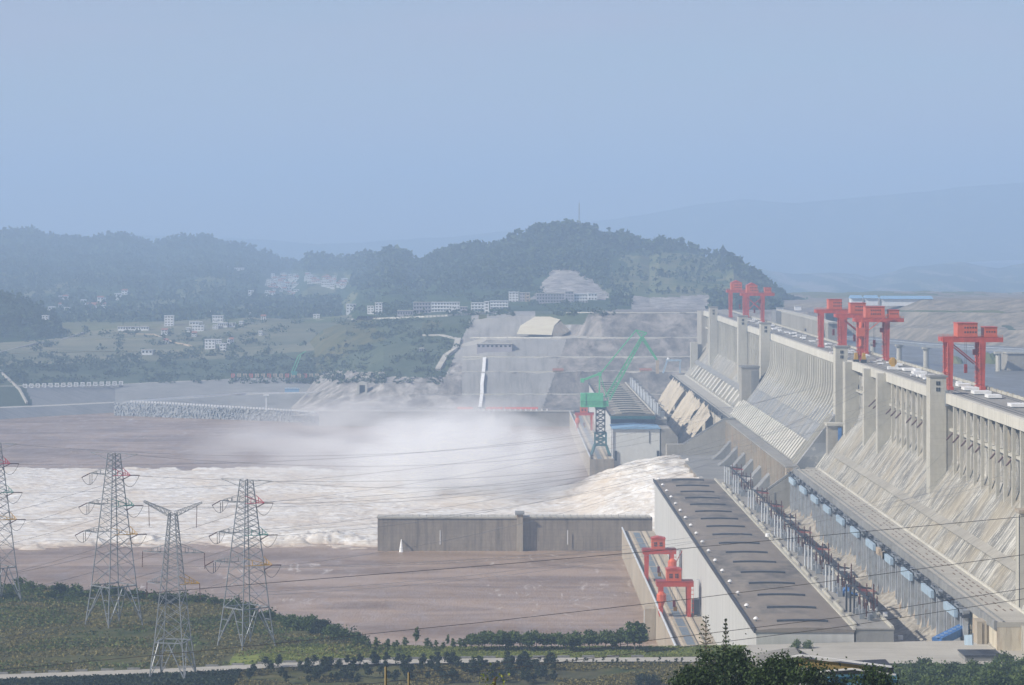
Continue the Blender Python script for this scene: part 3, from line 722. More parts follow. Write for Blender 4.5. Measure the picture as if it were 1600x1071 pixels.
# far platform frame (right bank): dark pipe gallery on its outer edge
m = MB()
for i in range(70):
    y = 2140 + i * 9.9; m.bar((185.6, y, 50), (185.6, y, 55.6), .5); m.bar((185.6, y, 55.4), (185.6, y + 9.9, 55.4), .35)
    if r_.random() < .6: m.box(184.4, 186, y + 2, y + 7, 51, 53.8)
m.build('pipework', M['dark'], PLAT)
# inclined rock faces between far powerhouse and platform, in two fans
for (a, b) in ((2300, 2385), (2420, 2560), (2600, 2780)):
    gx = np.linspace(0, 1, 26); gy_ = np.linspace(a, b, 60); U_, GY = np.meshgrid(gx, gy_, indexing='ij')
    XX = 158 + 27 * U_; ZZ = 12 + (36 + 6 * (vn(GY / 6, GY * 0 + 1) > .5) * U_) * U_ ** .9 + (fbm(XX / 5, GY / 9, 4) - .5) * 5
    tag(grid_mesh('rock_ground', np.stack([XX, GY, ZZ], -1), concrete('fresh_rock_%d' % a, (0.56, 0.49, 0.38), dark=.55, streak=(.15, .5, .1)) if a == 2300 else bpy.data.materials['fresh_rock_2300'], smooth=False),
        'pale fan of broken rock under the far platform', None, None, 'structure')
tag(MB().box(138, 187, 2131, 2840, -1, 14).build('yard_floor', M['deck']), None, None, None, 'structure')
# ================================================================== powerhouses
sheetmetal = NT('wall_cladding', 0.7, 0.25)
c = sheetmetal.ramp(sheetmetal.noise((.3, .25, .015), 5), [(0.3, (.42, .42, .40)), (0.7, (.53, .53, .505))])
c = sheetmetal.mix(sheetmetal.math('MULTIPLY', sheetmetal.lines(1, 4.8, .35), .25), c, (.34, .34, .33)); sheetmetal.out(c)
roofm = NT('gravelled_roof', 0.95, 0.1)
c = roofm.ramp(roofm.noise((.12, .05, .1), 6, .7), [(0.36, (.105, .10, .095)), (0.5, (.165, .15, .135)), (0.64, (.25, .225, .195))])
c = roofm.mix(roofm.math('MULTIPLY', roofm.lines(1, 19.1, .4), .4), c, (.10, .10, .10))
c = roofm.mix(roofm.ramp(roofm.noise((.02, .012, .1), 4), [(.46, 0.), (.53, .7)]), c, (.25, .215, .18)); roofm.out(c)
def arch(x0, x1, z, rise, n=8):
    return [(x0 + (x1 - x0) * i / n, z + rise * (1 - (2 * i / n - 1) ** 2)) for i in range(n + 1)]
def powerhouse(label, y0, y1, bars, barmat):
    p = thing('powerhouse', label, 'powerhouse')
    MB().box(100, 137, y0, y1, -2, 47.2).build('wall', [sheetmetal.m], p)
    rf = MB().ext_y([(99.6, 47.25), (137.3, 47.25)] + arch(99.6, 137.3, 48, 1.1)[::-1], y0 - .4, y1 + .4).build('roof', roofm.m, p)
    MB().box(99.1, 99.7, y0 - .5, y1 + .5, 47, 48.7).build('gutter', M['dark'], p)
    MB().box(136.6, 137.6, y0 - .5, y1 + .5, 48.1, 49).build('coping', M['conc_pale'], p)
    for y in bars:
        pr = [(x, 48 + 1.1 * (1 - ((x - 118.45) / 18.85) ** 2)) for x in np.linspace(109.6, 129.2, 9)]
        MB().ext_y([(x, z - .1) for x, z in pr] + [(x, z + .75) for x, z in pr][::-1], y - .8, y + .8).build('ridge_vent', barmat, p)
    return p
bars_n = [1048 + 38.2 * i for i in range(17)]
PH1 = powerhouse('long near powerhouse with a flat grey roof crossed by dark ridge vents', 1031, 1674, bars_n, M['dark'] if False else paint('dark_vent', (0.055, 0.065, 0.08), 0.6))
for i, y in enumerate(bars_n):                                   # white domed roof ventilators along the river eave
    v = MB(); v.cone((102, y + 5, 48.1), (102, y + 5, 49.2), .4, .4, 8)
    v.build('vent_stalk', M['steel'], PH1)
    c = MB(); c.cone((102, y + 5, 49.2), (102, y + 5, 49.6), 1.05, .9, 10); c.cone((102, y + 5, 49.6), (102, y + 5, 50.1), .9, .3, 10)
    c.build('vent_dome', M['white'], PH1)
c = MB(); c.cone((136.2, 1346, 49), (136.2, 1346, 50.6), 1.3, 1.0, 10); c.build('vent_dome', M['white'], PH1)
bars_f = [2292 + 32 * i for i in range(16)]
PH2 = powerhouse('far powerhouse across the spillway with a striped grey roof', 2290, 2797, bars_f, paint('dark_vent_far', (0.05, 0.055, 0.065), 0.6))
# stepped ribs on the far roof between the vents
for y in [2276 + 32 * i + 24 for i in range(15)]:
    pr = arch(104, 134, 48.9, 1.0, 6); MB().ext_y([(x, z - .9) for x, z in pr] + [(x, z + .3) for x, z in pr][::-1], y, y + 3).build('roof_step', M['conc_pale'], PH2)
# open dark end gallery and the white annexe with blue roof
MB().box(99.8, 137.2, 2285.5, 2289.9, 41, 44.8).build('end_recess', paint('shaded_gallery', (0.03, 0.05, 0.10), 0.6), PH2)
MB().box(99.6, 137.4, 2284, 2290, 44.8, 47.1).build('fascia', M['teal'], PH2)
ANX = thing('white_annexe', 'white end hall with a pale blue roof edge before the far powerhouse', 'hall')
MB().box(99.4, 138, 2238, 2284, -1, 39.6).build('wall', paint('annexe_wall', (0.66, 0.67, 0.63), 0.6, 0.08), ANX)
MB().ext_y([(98.9, 39.7), (138.5, 39.7), (138.5, 40.6), (118.7, 41.8), (98.9, 40.6)], 2236.5, 2284).build('roof', M['blue_roof'], ANX)
MB().box(129.3, 129.8, 2237.6, 2238.05, 28, 38).build('ladder', M['dark'], ANX)
MB().box(98.6, 99.5, 2237, 2240, -1, 40).build('corner_trim', M['white'], ANX)
for x in (101, 135.5): MB().box(x, x + 1.8, 2236.8, 2238.02, 14, 22).build('door', M['dark'], ANX)
# service annexe on the dam side of each powerhouse
def side_block(label, y0, y1, x1, z):
    p = thing('service_block', label, 'service building')
    MB().box(137.7, x1, y0, y1, -2, z).build('wall', M['conc_dark'], p)
    MB().box(137.7, x1 + .3, y0 - .3, y1, z + .02, z + .5).build('roof', M['deck'], p)
    n = int((y1 - y0) / 38.2)
    for i in range(n):
        MB().box(137.9, 138.7, y0 + 6 + 38.2 * i, y0 + 32 + 38.2 * i, z + .5, z + 1.7).build('roof_kerb', M['conc_pale'], p)
        for q in range(3): MB().cbox((139.6 + q * .4, y0 + 33.5 + 38.2 * i + q * 1.6, z + .5), 1.1, .9, 1.0).build('roof_pipe', M['conc_pale'], p)
    MB().box(151 if x1 > 150 else x1 - 1, x1, y0, y1, z + .5, z + 1.4).build('parapet', M['conc_pale'], p)
    return p
side_block('grey concrete block behind the near powerhouse carrying the line portals', 1031, 1672, 152, 48.2)
side_block('grey concrete block behind the far powerhouse', 2288, 2800, 147, 44)
tag(MB().ext_y([(139, 40), (147, 40), (153, 33), (153, -1), (139, -1)], 2238, 2284).build('service_block', M['conc']), 'grey sloped block between the white hall and the training wall', 'service building')
# ---- tailrace platforms
def tail(label, y0, y1, z=16):
    p = thing('tailrace_platform', label, 'platform')
    MB().box(80.8, 99.9, y0, y1, -2, z).build('deck', M['conc_tan'], p)
    g = MB().box(83.2, 85.2, y0, y1, z, z + .06); g.box(92.2, 94.4, y0, y1, z, z + .06); g.build('lane', paint('pale_lane_' + str(int(y0)), (0.52, 0.44, 0.33), .9), p)
    g = MB(); y = y0 + 4
    while y < y1 - 30: g.box(86.6, 90.4, y, y + 26, z, z + .08); y += 29
    g.build('gate_cover', paint('slate_cover_' + str(int(y0)), (0.16, 0.19, 0.22), .7), p)
    g = MB()
    for x in (82.4, 91.6, 95.2): g.box(x, x + .25, y0, y1, z + .06, z + .2)
    g.build('rail', M['dark'], p)
    g = MB(); g.box(80.2, 80.75, y0, y1, -2, z + 1.6); g.build('outer_wall', M['conc_tan'], p)
    MB().tube([(80.4, y0, z + 2.1), (80.4, y1, z + 2.1)], .55, 8).build('pipe', M['steel_pale'], p)
    return p
tail('riverside crane platform along the near powerhouse', 1060, 1679)
tail('riverside crane platform along the far powerhouse', 2225, 2800)
t = thing('mooring_pier', 'square concrete pier in the water against the near riverside platform', 'pier', (77.6, 1340, 0))
MB().box(-2.6, 2.4, -6, 6, -3, 15).build('shaft', M['conc_tan'], t)
m = MB()
for z in range(2, 14): m.box(-3.0, -2.6, -3, -2.2, z, z + .3)
m.box(-3, -2.6, -3.2, -3, 0, 14); m.build('ladder', M['steel_pale'], t)
# guide wall
GW = thing('guide_wall', 'long stained concrete guide wall standing in the river', 'wall')
gwm = concrete('stained_wall', (0.33, 0.28, 0.22), dark=.42, streak=(0.35, 0.3, 0.02), lift=2.2, joint=None, tint=(0.20, 0.165, 0.13))
MB().box(-71.5, 16, 1712, 1722, -3, 20.4).build('wall_segment', gwm, GW)
MB().box(19.5, 101, 1713.2, 1722, -3, 20.4).build('wall_segment', gwm, GW)
MB().box(-71.9, 16, 1711.4, 1723, 20.4, 21.3).build('coping', M['conc_pale'], GW)
MB().box(19.5, 100, 1712.5, 1723, 20.4, 21.3).build('coping', M['conc_pale'], GW)
MB().box(15.8, 19.7, 1709.6, 1724, -3, 23).build('pier', M['conc_tan'], GW)
MB().box(14.8, 20.7, 1708.8, 1725, 23, 23.9).build('pier_cap', M['conc_dark'], GW)
m = MB()
for x in np.arange(-71, 99, 4.3): m.box(x, x + .22, 1712, 1712.25, 21.3, 23)
for z in (22.2, 22.9): m.box(-71, 99, 1712.05, 1712.2, z, z + .12)
m.build('railing', M['steel'], GW)
for x in (-32.5, 47.5): MB().box(x, x + .5, 1711.75, 1712.0, 4, 13).build('ladder', M['white'], GW)
t = thing('water_spout', 'small white jet of water falling beside the guide wall end', 'water jet', (-56.5, 1706, 0))
c = MB(); c.cone((0, 0, -1), (0, 3, 6), 1.6, .5, 7); c.cone((0, 3, 6), (0, 5.8, 7), .5, .4, 6); c.build('spray_jet', M['white'], t)
# ================================================================== crest gantry cranes
def crest_crane(label, Y, dy=11.0, small=True, jib=False, peak=False, X0=231.3, big=(3.6, 13.6), sm=(17.2, 23.6), brace=True):
    c = thing('gantry_crane', label, 'gantry crane', (X0, Y, 119.75), 0, 'red gantry cranes on the dam crest')
    for x in (0, 16.2):
        for y in (-dy / 2, dy / 2):
            l = MB(); l.ext_y([(x - 1.5, 24), (x + 1.5, 24), (x + 1.0, 1.6), (x - 1.0, 1.6)], y - 1.1, y + 1.1)
            l.box(x - 1.3, x + 1.3, y - 2.6, y + 2.6, 0.05, 1.65)
            lg = l.build('leg', M['red'], c)
            s_ = MB()
            for z in np.arange(3, 23, 2.6): s_.box(x - 1.9, x - 1.1, y - 1.5, y + 1.5, z, z + .25)
            s_.bar((x - 1.85, y - 1.45, 2), (x - 1.85, y - 1.45, 24), .12); s_.build('stair', M['orange'], lg)
        MB().box(x - .6, x + .6, -dy / 2 + 1.2, dy / 2 - 1.2, 8.6, 10.2).build('sill_beam', M['red'], c)
    for y in (-dy / 2, dy / 2):
        MB().box(-4.0, 26.5, y - .9, y + .9, 24, 26.4).build('girder', M['red'], c)
        if brace:
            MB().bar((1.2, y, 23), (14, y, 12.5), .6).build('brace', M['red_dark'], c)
    g = MB()
    for x in (-3.8, 26.2): g.box(x - .5, x + .5, -dy / 2 + .9, dy / 2 - .9, 24.3, 26.2)
    g.build('end_beam', M['red'], c)
    g = MB()
    for y in (-dy / 2 - 1.1, dy / 2 + 1.1):
        for z in (26.9, 27.5): g.box(-4, 26.5, y - .05, y + .05, z, z + .1)
        for x in np.arange(-4, 26.6, 2.5): g.box(x, x + .1, y - .05, y + .05, 26.4, 27.5)
    g.build('railing', M['orange'], c)
    x0, x1 = big
    h = MB().box(x0, x1, -dy / 2 - .6, dy / 2 - .8, 26.6, 33.4).build('machine_house', M['orange'], c)
    if peak: MB().ext_y([(x0 - .3, 33.45), (x1 + .3, 33.45), ((x0 + x1) / 2, 36)], -dy / 2 - .8, dy / 2).build('roof', M['red'], h)
    else: MB().box(x0 - .25, x1 + .25, -dy / 2 - .9, dy / 2 - .6, 33.42, 33.8).build('roof', M['red'], h)
    for k in range(5):
        for z in (28.6, 30.9): MB().box(x0 + 3.4 + k * 1.35, x0 + 4.1 + k * 1.35, -dy / 2 - .68, -dy / 2 - .58, z, z + .9).build('window', M['glass_dark'], h)
    if small:
        s0, s1 = sm
        h = MB().box(s0, s1, -dy / 2 - .2, dy / 2 - 2.5, 26.6, 31.4).build('trolley_house', M['orange'], c)
        MB().box(s0 - .2, s1 + .2, -dy / 2 - .5, dy / 2 - 2.3, 31.42, 31.75).build('roof', M['red'], h)
        for k in range(4): MB().box(s0 + .9 + k * 1.3, s0 + 1.5 + k * 1.3, -dy / 2 - .28, -dy / 2 - .18, 28.8, 29.6).build('window', M['glass_dark'], h)
    r_ = MB()
    for x in (8.4, 9.2): r_.bar((x, 0, 26), (x, 0, 12.5), .14)
    r_.build('hoist_rope', M['dark'], c)
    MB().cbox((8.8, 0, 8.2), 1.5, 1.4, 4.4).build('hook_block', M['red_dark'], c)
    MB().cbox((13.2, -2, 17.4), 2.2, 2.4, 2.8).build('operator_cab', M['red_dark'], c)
    if jib:
        b = MB(); b.cone((-.5, -dy / 2 - 2, 9), (-.5, -dy / 2 - 2, 24), 1.2, 1.0, 8); b.box(-3.3, 1.8, -dy / 2 - 4.6, -dy / 2 - .9, 15.2, 20.5)
        b.build('jib_mast', M['orange'], c)
        b = MB()
        for q in (-.5, .5): b.bar((1, -dy / 2 - 3 + q, 16.5), (16.5, -dy / 2 - 3 + q * .3, 29), .42); b.bar((0, -dy / 2 - 3 + q, 24.5), (16.5, -dy / 2 - 3 + q * .3, 29), .26)
        b.bar((-.5, -dy / 2 - 3, 20), (0, -dy / 2 - 3, 26.5), .8)
        b.build('jib', M['orange'], c)
    return c
crest_crane('nearest red crest gantry with a big and a small orange house on its girder', 1382, 12.5)
crest_crane('red crest gantry with a slewing jib on its river leg', 1712, jib=True, big=(2.5, 14.5), brace=False)
crest_crane('red crest gantry half hidden behind the one with the jib', 1806, small=False, big=(5.4, 15.6))
crest_crane('red crest gantry leftmost in the middle group, with a dark hanging rope', 1916, small=False, big=(4.6, 14.0), brace=False)
a_ = crest_crane('far red crest gantry with crossed braces and two peaked houses', 2492, peak=True, big=(1.2, 11), sm=(17.5, 23.6))
MB().bar((1, -5.5, 23), (15, -5.5, 10), .6).build('brace', M['red'], a_); MB().bar((15, -5.5, 23), (1, -5.5, 10), .6).build('brace', M['red'], a_)
crest_crane('farthest red crest gantry, just beyond the one with crossed braces', 2640, peak=True, small=False, big=(0, 10.5), brace=False)
# ---- things lying on the crest
def cover(x, y, sx, sy, h, label, name='hatch_cover', cat='hatch cover', m='white', z=119.62, group='white covers laid on the crest'):
    t = thing(name, label, cat, (x, y, z), 0, group)
    MB().box(-sx / 2, sx / 2, -sy / 2, sy / 2, .5, h).build('panel', M[m], t)
    MB().box(-sx / 2 + .6, sx / 2 - .6, -sy / 2 + .5, sy / 2 - .5, 0, .48).build('base', M['steel'], t)
    return t
near_c = [(1420, 579, 'white cover plate nearest the yellow sheave on the crest'), (1436, 584, 'second white cover from the yellow sheave'), (1449, 589.5, 'white cover half behind the second lift tower'),
          (1505, 603.5, 'long white cover between the legs of the nearest gantry'), (1516, 609, 'white cover just before the legs of the nearest gantry'), (1533, 615, 'white cover next nearer after the gantry legs'), (1552, 621, 'double white cover near the river side parapet'),
          (1590, 635, 'white cover at the right edge of the picture')]
for i, (px, py, lb) in enumerate(near_c):
    p = PZ(px, py, 120.2); cover(p.x, p.y, 6.5 + (i % 3), 9.5, 1.9, lb)
rr = random.Random(21)
proto = cover(PZ(1300, 552, 120).x, PZ(1300, 552, 120).y, 3.2, 3.6, 1.3, 'small pale equipment box lying among others on the spillway crest', 'equipment_box', 'box', group='equipment boxes on the spillway crest')
for i in range(74):
    y = 1430 + (i / 73) ** 1.15 * 1130 + rr.uniform(-6, 6); x = rr.choice([235.5, 238, 241, 244]) + rr.uniform(-1, 1)
    d = dup(proto, (x, y, 119.62), rr.uniform(-.15, .15), 'small pale equipment box lying among others on the spillway crest', 'equipment boxes on the spillway crest', (rr.uniform(.6, 1.3), rr.uniform(.7, 1.8), rr.uniform(.6, 1.5)))
t = thing('cable_sheave', 'yellow sheave frame standing on a white base on the crest', 'sheave', (PZ(1395, 577, 119.7).x, PZ(1395, 577, 119.7).y, 119.65))
MB().box(-3, 3, -2, 2, 0, 1.6).build('base', M['white'], t)
b = MB(); b.cone((0, -1, 4.2), (0, 1, 4.2), 2.3, 2.3, 14); b.build('wheel', M['yellow'], t)
MB().box(-1, 1, -1.3, 1.3, 1.62, 6.8).build('frame', M['yellow'], t)
for px, lb in ((1331, 'yellow lifting beam at the river leg of the jib gantry'), (1343, 'yellow lifting beam under the middle of the jib gantry')):
    p = PZ(px, 566, 119.7); t = thing('lifting_beam', lb, 'lifting beam', (p.x + 1.5, p.y - 8, 119.65)); MB().box(-1.6, 1.6, -2, 2, 0, 2).build('foot', M['dark'], t); MB().ext_y([(-1.3, 2), (1.3, 2), (.8, 6), (-.8, 6)], -1, 1).build('beam', M['yellow'], t)
# slender pole on the crest
# ================================================================== tailrace gantry cranes
def tail_crane(label, Y, X=81.6, mirror=False, z=16.1):
    c = thing('tailrace_gantry_crane', label, 'gantry crane', (X, Y, z), 0, 'red gantry cranes on the riverside platforms')
    W_ = 13.2
    for x in (0, W_):
        for y in (-4, 4):
            l = MB().ext_y([(x - .75, 1.2), (x + .75, 1.2), (x + 1.05, 14.2), (x - 1.05, 14.2)], y - .8, y + .8); l.box(x - .9, x + .9, y - 1.8, y + 1.8, .05, 1.25)
            l.build('leg', M['red'], c)
        b = MB().box(x - .5, x + .5, -3.2, 3.2, 3.4, 4.4); b.build('sill_beam', M['red'], c)
    for y in (-4, 4): MB().box(-2.2, W_ + 2.2, y - .8, y + .8, 14.2, 16.4).build('girder', M['red'], c)
    g = MB()
    for x in (-1.9, W_ + 1.9): g.box(x - .3, x + .3, -3.2, 3.2, 14.4, 16.2)
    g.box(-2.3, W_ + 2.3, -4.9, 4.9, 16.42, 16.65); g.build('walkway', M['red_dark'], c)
    h = MB().box(2.6, 9.6, -3.6, 3.6, 16.7, 21.9).build('machine_house', M['orange'], c)
    MB().ext_y([(2.3, 21.92), (9.9, 21.92), (9.9, 22.4), (6.1, 23.2), (2.3, 22.4)], -3.9, 3.9).build('roof', M['red'], h)
    for x in (3.9, 6.7):
        f = MB().box(x, x + 1.5, -3.72, -3.6, 18.2, 20.3).build('window', M['glass_dark'], h)
    f = MB()
    for x in (3.9, 6.7): f.box(x + .68, x + .82, -3.78, -3.72, 18.2, 20.3); f.box(x, x + 1.5, -3.78, -3.72, 19.2, 19.34)
    f.build('window_bar', M['orange'], h)
    r_ = MB()
    for x in (4.6, 5.4, 7.8, 8.6): r_.bar((x, 0, 14.5), (x + .2, 0, 7), .12)
    r_.build('hoist_rope', M['steel_pale'], c)
    MB().cbox((6.4, 0, 4.0), 1.3, 1.3, 3.2).build('hook_block', M['red_dark'], c)
    MB().cbox((6.9, 0, 2.0), 1.7, 1.3, 2.2).build('hook', M['yellow'], c)
    xs = 0 if mirror else W_ ; b = MB()
    b.cone((xs, -5.6, 5.2), (xs, -5.6, 7.6), .9, 1.9, 10); b.cone((xs, -5.6, 7.6), (xs, -5.6, 10.6), 2.3, 2.3, 10); b.cone((xs, -5.6, 10.6), (xs, -5.6, 12), 2.3, 1.0, 10)
    b.build('slewing_cab', M['orange'], c)
    if not mirror:
        j = MB()
        for q in (-.4, .4): j.bar((xs + 1.4, -5.6 + q, 9), (xs + 5.4, -5.6 + q * .3, 16.5), .3)
        for k in range(6): j.bar((xs + 1.4 + k * .7, -6, 9 + k * 1.25), (xs + 2.1 + k * .7, -5.2, 10.2 + k * 1.25), .16)
        j.build('jib', M['red_dark'], c)
    s_ = MB()
    for q in range(6): s_.box(W_ + 1.1, W_ + 2.2, -5, -3.6, 2 + q * 2.1, 2.2 + q * 2.1)
    s_.bar((W_ + 2.1, -4.9, 1), (W_ + 2.1, -4.9, 14), .12); s_.build('stair', M['orange'], c)
    return c
tail_crane('red riverside gantry with a lattice jib, farther of the near pair', 1437)
tail_crane('red riverside gantry nearest the camera with a round cab on its left leg', 1303, 80.8, True)
tail_crane('red gantry standing behind the green slewing crane', 2560, 80.5, True)
t = thing('control_cabinet', 'grey cabinet standing by the right leg of the nearest riverside gantry', 'cabinet', (97.8, 1309, 16.1))
MB().box(-1.6, 1.6, -2, 2, 0, 7).build('box', M['steel'], t); MB().box(-1.65, -1.6, -1.4, 1.4, 1, 6).build('door', M['steel_pale'], t)
for i, (y, h) in enumerate(((1300, 17.5), (1437, 16))):
    t = thing('lamp_post', ('slender wall lamp post beside the nearest riverside gantry', 'slender wall lamp post beside the jib gantry')[i], 'lamp post', (98.9, y, 16)); MB().cone((0, 0, 0), (0, 0, h), .25, .12, 6).build('post', M['steel'], t); MB().cbox((-.6, 0, h), 1.6, .5, .3).build('lamp', M['steel_pale'], t)
# ================================================================== lattice helper and the green slewing crane
def lattice(g, base, top, hb, ht, n, w=.3, leg=.4, ang=0.0, xonly=False):
    "four-legged lattice between two centres, half widths hb, ht"
    base = Vector(base); top = Vector(top); ca, sa = math.cos(ang), math.sin(ang)
    def cor(t, i):
        h = hb + (ht - hb) * t; dx, dy = ((-h, -h), (h, -h), (h, h), (-h, h))[i]
        c = base.lerp(top, t); return c + Vector((dx * ca - dy * sa, dx * sa + dy * ca, 0))
    ts = [k / n for k in range(n + 1)]
    for i in range(4):
        g.bar(cor(0, i), cor(1, i), leg)
        for k in range(n):
            a, b = ts[k], ts[k + 1]
            g.bar(cor(a, i), cor(b, (i + 1) % 4), w); g.bar(cor(a, (i + 1) % 4), cor(b, i), w)
            if not xonly or k % 2 == 0: g.bar(cor(b, i), cor(b, (i + 1) % 4), w)
GC = thing('slewing_crane', 'tall green tower slewing crane with a lattice jib by the far powerhouse', 'crane', (90.3, 2262, 16.1))
for sx in (-1, 1):
    for sy in (-1, 1):
        MB().bar((sx * 7.6, sy * 6, 0.6), (sx * 4.6, sy * 4, 9), 1.5).build('leg', M['teal'], GC)
        MB().box(sx * 7.6 - 1.6, sx * 7.6 + 1.6, sy * 6 - 2, sy * 6 + 2, 0, 1.3).build('bogie', M['dark'], GC)
g = MB(); lattice(g, (0, 0, 8.6), (0, 0, 19), 4.6, 4.6, 2, .8, 1.1); g.box(-5, 5, -5, 5, 8.2, 9.2); g.box(-5, 5, -5, 5, 18.6, 19.6)
g.build('portal', M['teal'], GC)
g = MB(); lattice(g, (0, 0, 19.6), (0, 0, 38.5), 3.6, 3.6, 4, .45, .7, xonly=False); g.build('tower', M['dark'], GC)
MB().cone((0, 0, 38.5), (0, 0, 40.4), 4.2, 5.2, 12).build('slewing_ring', M['teal'], GC)
h = MB().box(-16.5, 2.2, -5, 5, 41, 51.8).build('machine_house', M['green'], GC)
MB().box(-16.6, 4.5, -5.4, 5.4, 40.4, 41).build('floor', M['green'], GC)
g = MB()
for z in (43, 45): g.box(-16.7, 6, -5.5, -5.4, z, z + .15)
g.box(-12.2, -11.8, -5.2, -5, 41, 51.8); g.build('railing', M['teal'], h)
MB().box(2.4, 6.5, -4, 0, 41, 45.5).build('operator_cab', M['green'], GC)
g = MB()
for q in (-3.2, 3.2): g.bar((-1, q, 51), (-.6, q * .5, 68.5), .9); g.bar((6.5, q, 44), (-.6, q * .5, 68.5), .5)
g.box(-1.8, .8, -2.2, 2.2, 66, 69); g.build('mast', M['green'], GC)
g = MB()
for q in (-1.5, 1.5): g.bar((-15, q, 62.4), (.5, q, 68.3), 1.0, 1.6)
g.box(-16.5, -13.5, -2.2, 2.2, 60.6, 64); g.build('counter_lever', M['green'], GC)
def boom(g, p, q, h0, h1, n, leg, w):
    p = Vector(p); q = Vector(q); d = (q - p).normalized(); a = Vector((0, 1, 0)); b = d.cross(a).normalized()
    def cr(t, i):
        h = h0 + (h1 - h0) * t; return p.lerp(q, t) + a * h * (1, 1, -1, -1)[i] + b * h * (1, -1, -1, 1)[i] * .8
    for i in range(4):
        g.bar(cr(0, i), cr(1, i), leg)
        for k in range(n): g.bar(cr(k / n, i), cr((k + 1) / n, (i + 1) % 4), w); g.bar(cr((k + 1) / n, i), cr((k + 1) / n, (i + 1) % 4), w)
g = MB(); boom(g, (5.6, 0, 47), (34.2, 0, 97.5), 2.8, 1.0, 11, .85, .42); g.build('jib', M['green'], GC)
g = MB()
for q in (-1.8, 1.8): g.bar((0, q, 68), (29.6, q * .6, 104), .8)
g.build('tie', M['green'], GC)
g = MB()
for q in (-.9, .9): g.bar((29.6, q, 104), (38.4, q, 101.6), .9); g.bar((38.4, q, 101.6), (33.8, q, 97.6), .9); g.bar((29.6, q, 104), (33.8, q, 97.6), .9); g.bar((30.5, q, 101), (38.2, q, 100.6), .6)
g.build('head_frame', M['green'], GC)
g = MB(); boom(g, (34, 0, 98.6), (46.6, 0, 79.5), 1.1, .5, 6, .9, .35); g.build('fly_jib', M['green'], GC)
# pale blue portal crane on the far platform
t = thing('portal_crane', 'small pale blue portal crane with one slanting leg on the far platform', 'portal crane', (181, 2880, 54))
MB().bar((0, 0, 0), (4.5, 0, 13.5), 1.8).build('leg', M['blue_pale'], t); MB().box(17.2, 18.6, -1, 1, 0, 12.4).build('leg', M['blue_pale'], t)
MB().box(3.2, 19.5, -1.4, 1.4, 12.45, 14.4).build('girder', M['blue_pale'], t); MB().cone((5.5, 0, 14.4), (5.5, 0, 16.2), 1.6, 1.0, 8).build('hoist', M['white'], t)
t = thing('concrete_post', 'short pale concrete post left of the pale blue portal crane', 'post', (174.5, 2870, 54)); MB().box(-1.6, 1.6, -1.6, 1.6, 0, 14).build('shaft', M['tan_box'], t); MB().box(-1.9, 1.9, -1.9, 1.9, 14, 14.6).build('cap', M['conc_pale'], t)
# ================================================================== line portals and bushings on the service block
def bushing(g, x, y, z, h, m=0):
    g.cone((x, y, z), (x, y, z + h), .32, .2, 6, m)
    for k in range(int(h / .9)): g.cone((x, y, z + .3 + k * .9), (x, y, z + .55 + k * .9), .48, .3, 6, m)
for i, y in enumerate([1078, 1144, 1220, 1290, 1350, 1415, 1489, 1581, 1640]):
    t = thing('line_portal', ('nearest line portal at the end of the service block', 'second line portal from the near end, before a blue tarpaulin', 'third line portal from the near end', 'fourth line portal from the near end', 'middle line portal by the white roof ventilator', 'fourth line portal from the far end', 'third line portal from the far end', 'second line portal from the far end, under the ribbed wall', 'farthest thin line portal near the training wall')[i],
              'line portal', (140.2, y, 48.75), 0, 'line portals on the service block')
    for q in (0, 3.2, 6.4): MB().cone((q * .35, -q, 0), (q * .35, -q, 10.6), .42, .36, 8).build('pole', M['steel_pale'] if i not in (0,) else M['dark'], t)
    g = MB(); g.bar((0, 0, 10.6), (2.3, -6.4, 10.6), .5); g.bar((1, -3, 10.6), (9.5, -3, 9.4), .5); g.bar((2.3, -6.4, 10.6), (4.4, -30, 8.6), .7)
    for q in range(4): g.bar((4 + q * 1.8, -6, 0), (4 + q * 1.8, -6, 6.5), .4)
    g.bar((3.8, -6, 6.5), (9.8, -6, 6.5), .35); g.build('busbar_frame', M['dark'], t)
    for q in range(3):
        g = MB(); bushing(g, 3.4 + q * 2.5, -14 - q * 1.5, 5.5, 7.5); gg = MB(); bushing(gg, 4.2 + q * 2.4, -22, 4, 5); gg.build('bushing', M['insul'], t)
        g.bar((3.4 + q * 2.5, -14 - q * 1.5, 0), (3.4 + q * 2.5, -14 - q * 1.5, 5.5), .7); g.build('bushing', M['insul'], t)
    for q in range(3): MB().bar((3.4, -2 - q * 3, 9.6 - q * .2), (10.4, -3 - q * 3, 9.0), .2).build('post_insulator', M['insul_red'] if i % 3 != 1 else M['white'], t)
    g = MB()
    for q in range(5): g.cbox((3.2 + (q % 3) * 2.6, -9 - q * 4.0, 0), 1.9, 2.6, 2.4 + (q % 2))
    for q in range(7): g.cone((2.6 + (q % 3) * 3, -10 - q * 3, 3), (2.6 + (q % 3) * 3, -10 - q * 3, 5.2), .5, .4, 6)
    g.build('switchgear', M['steel'], t)
t = thing('tarpaulin', 'bright blue tarpaulin heaped behind the line portals', 'tarpaulin', (147, 1128, 48.8))
gx = np.linspace(-4, 4, 12); a, b_ = np.meshgrid(gx, gx, indexing='ij'); hh = 3.4 * np.exp(-(a / 2.4) ** 2 - (b_ / 3) ** 2) + .5 * vn(a * 2, b_ * 2)
grid_mesh('sheet', np.stack([a, b_, hh], -1), M['blue'], parent=t)
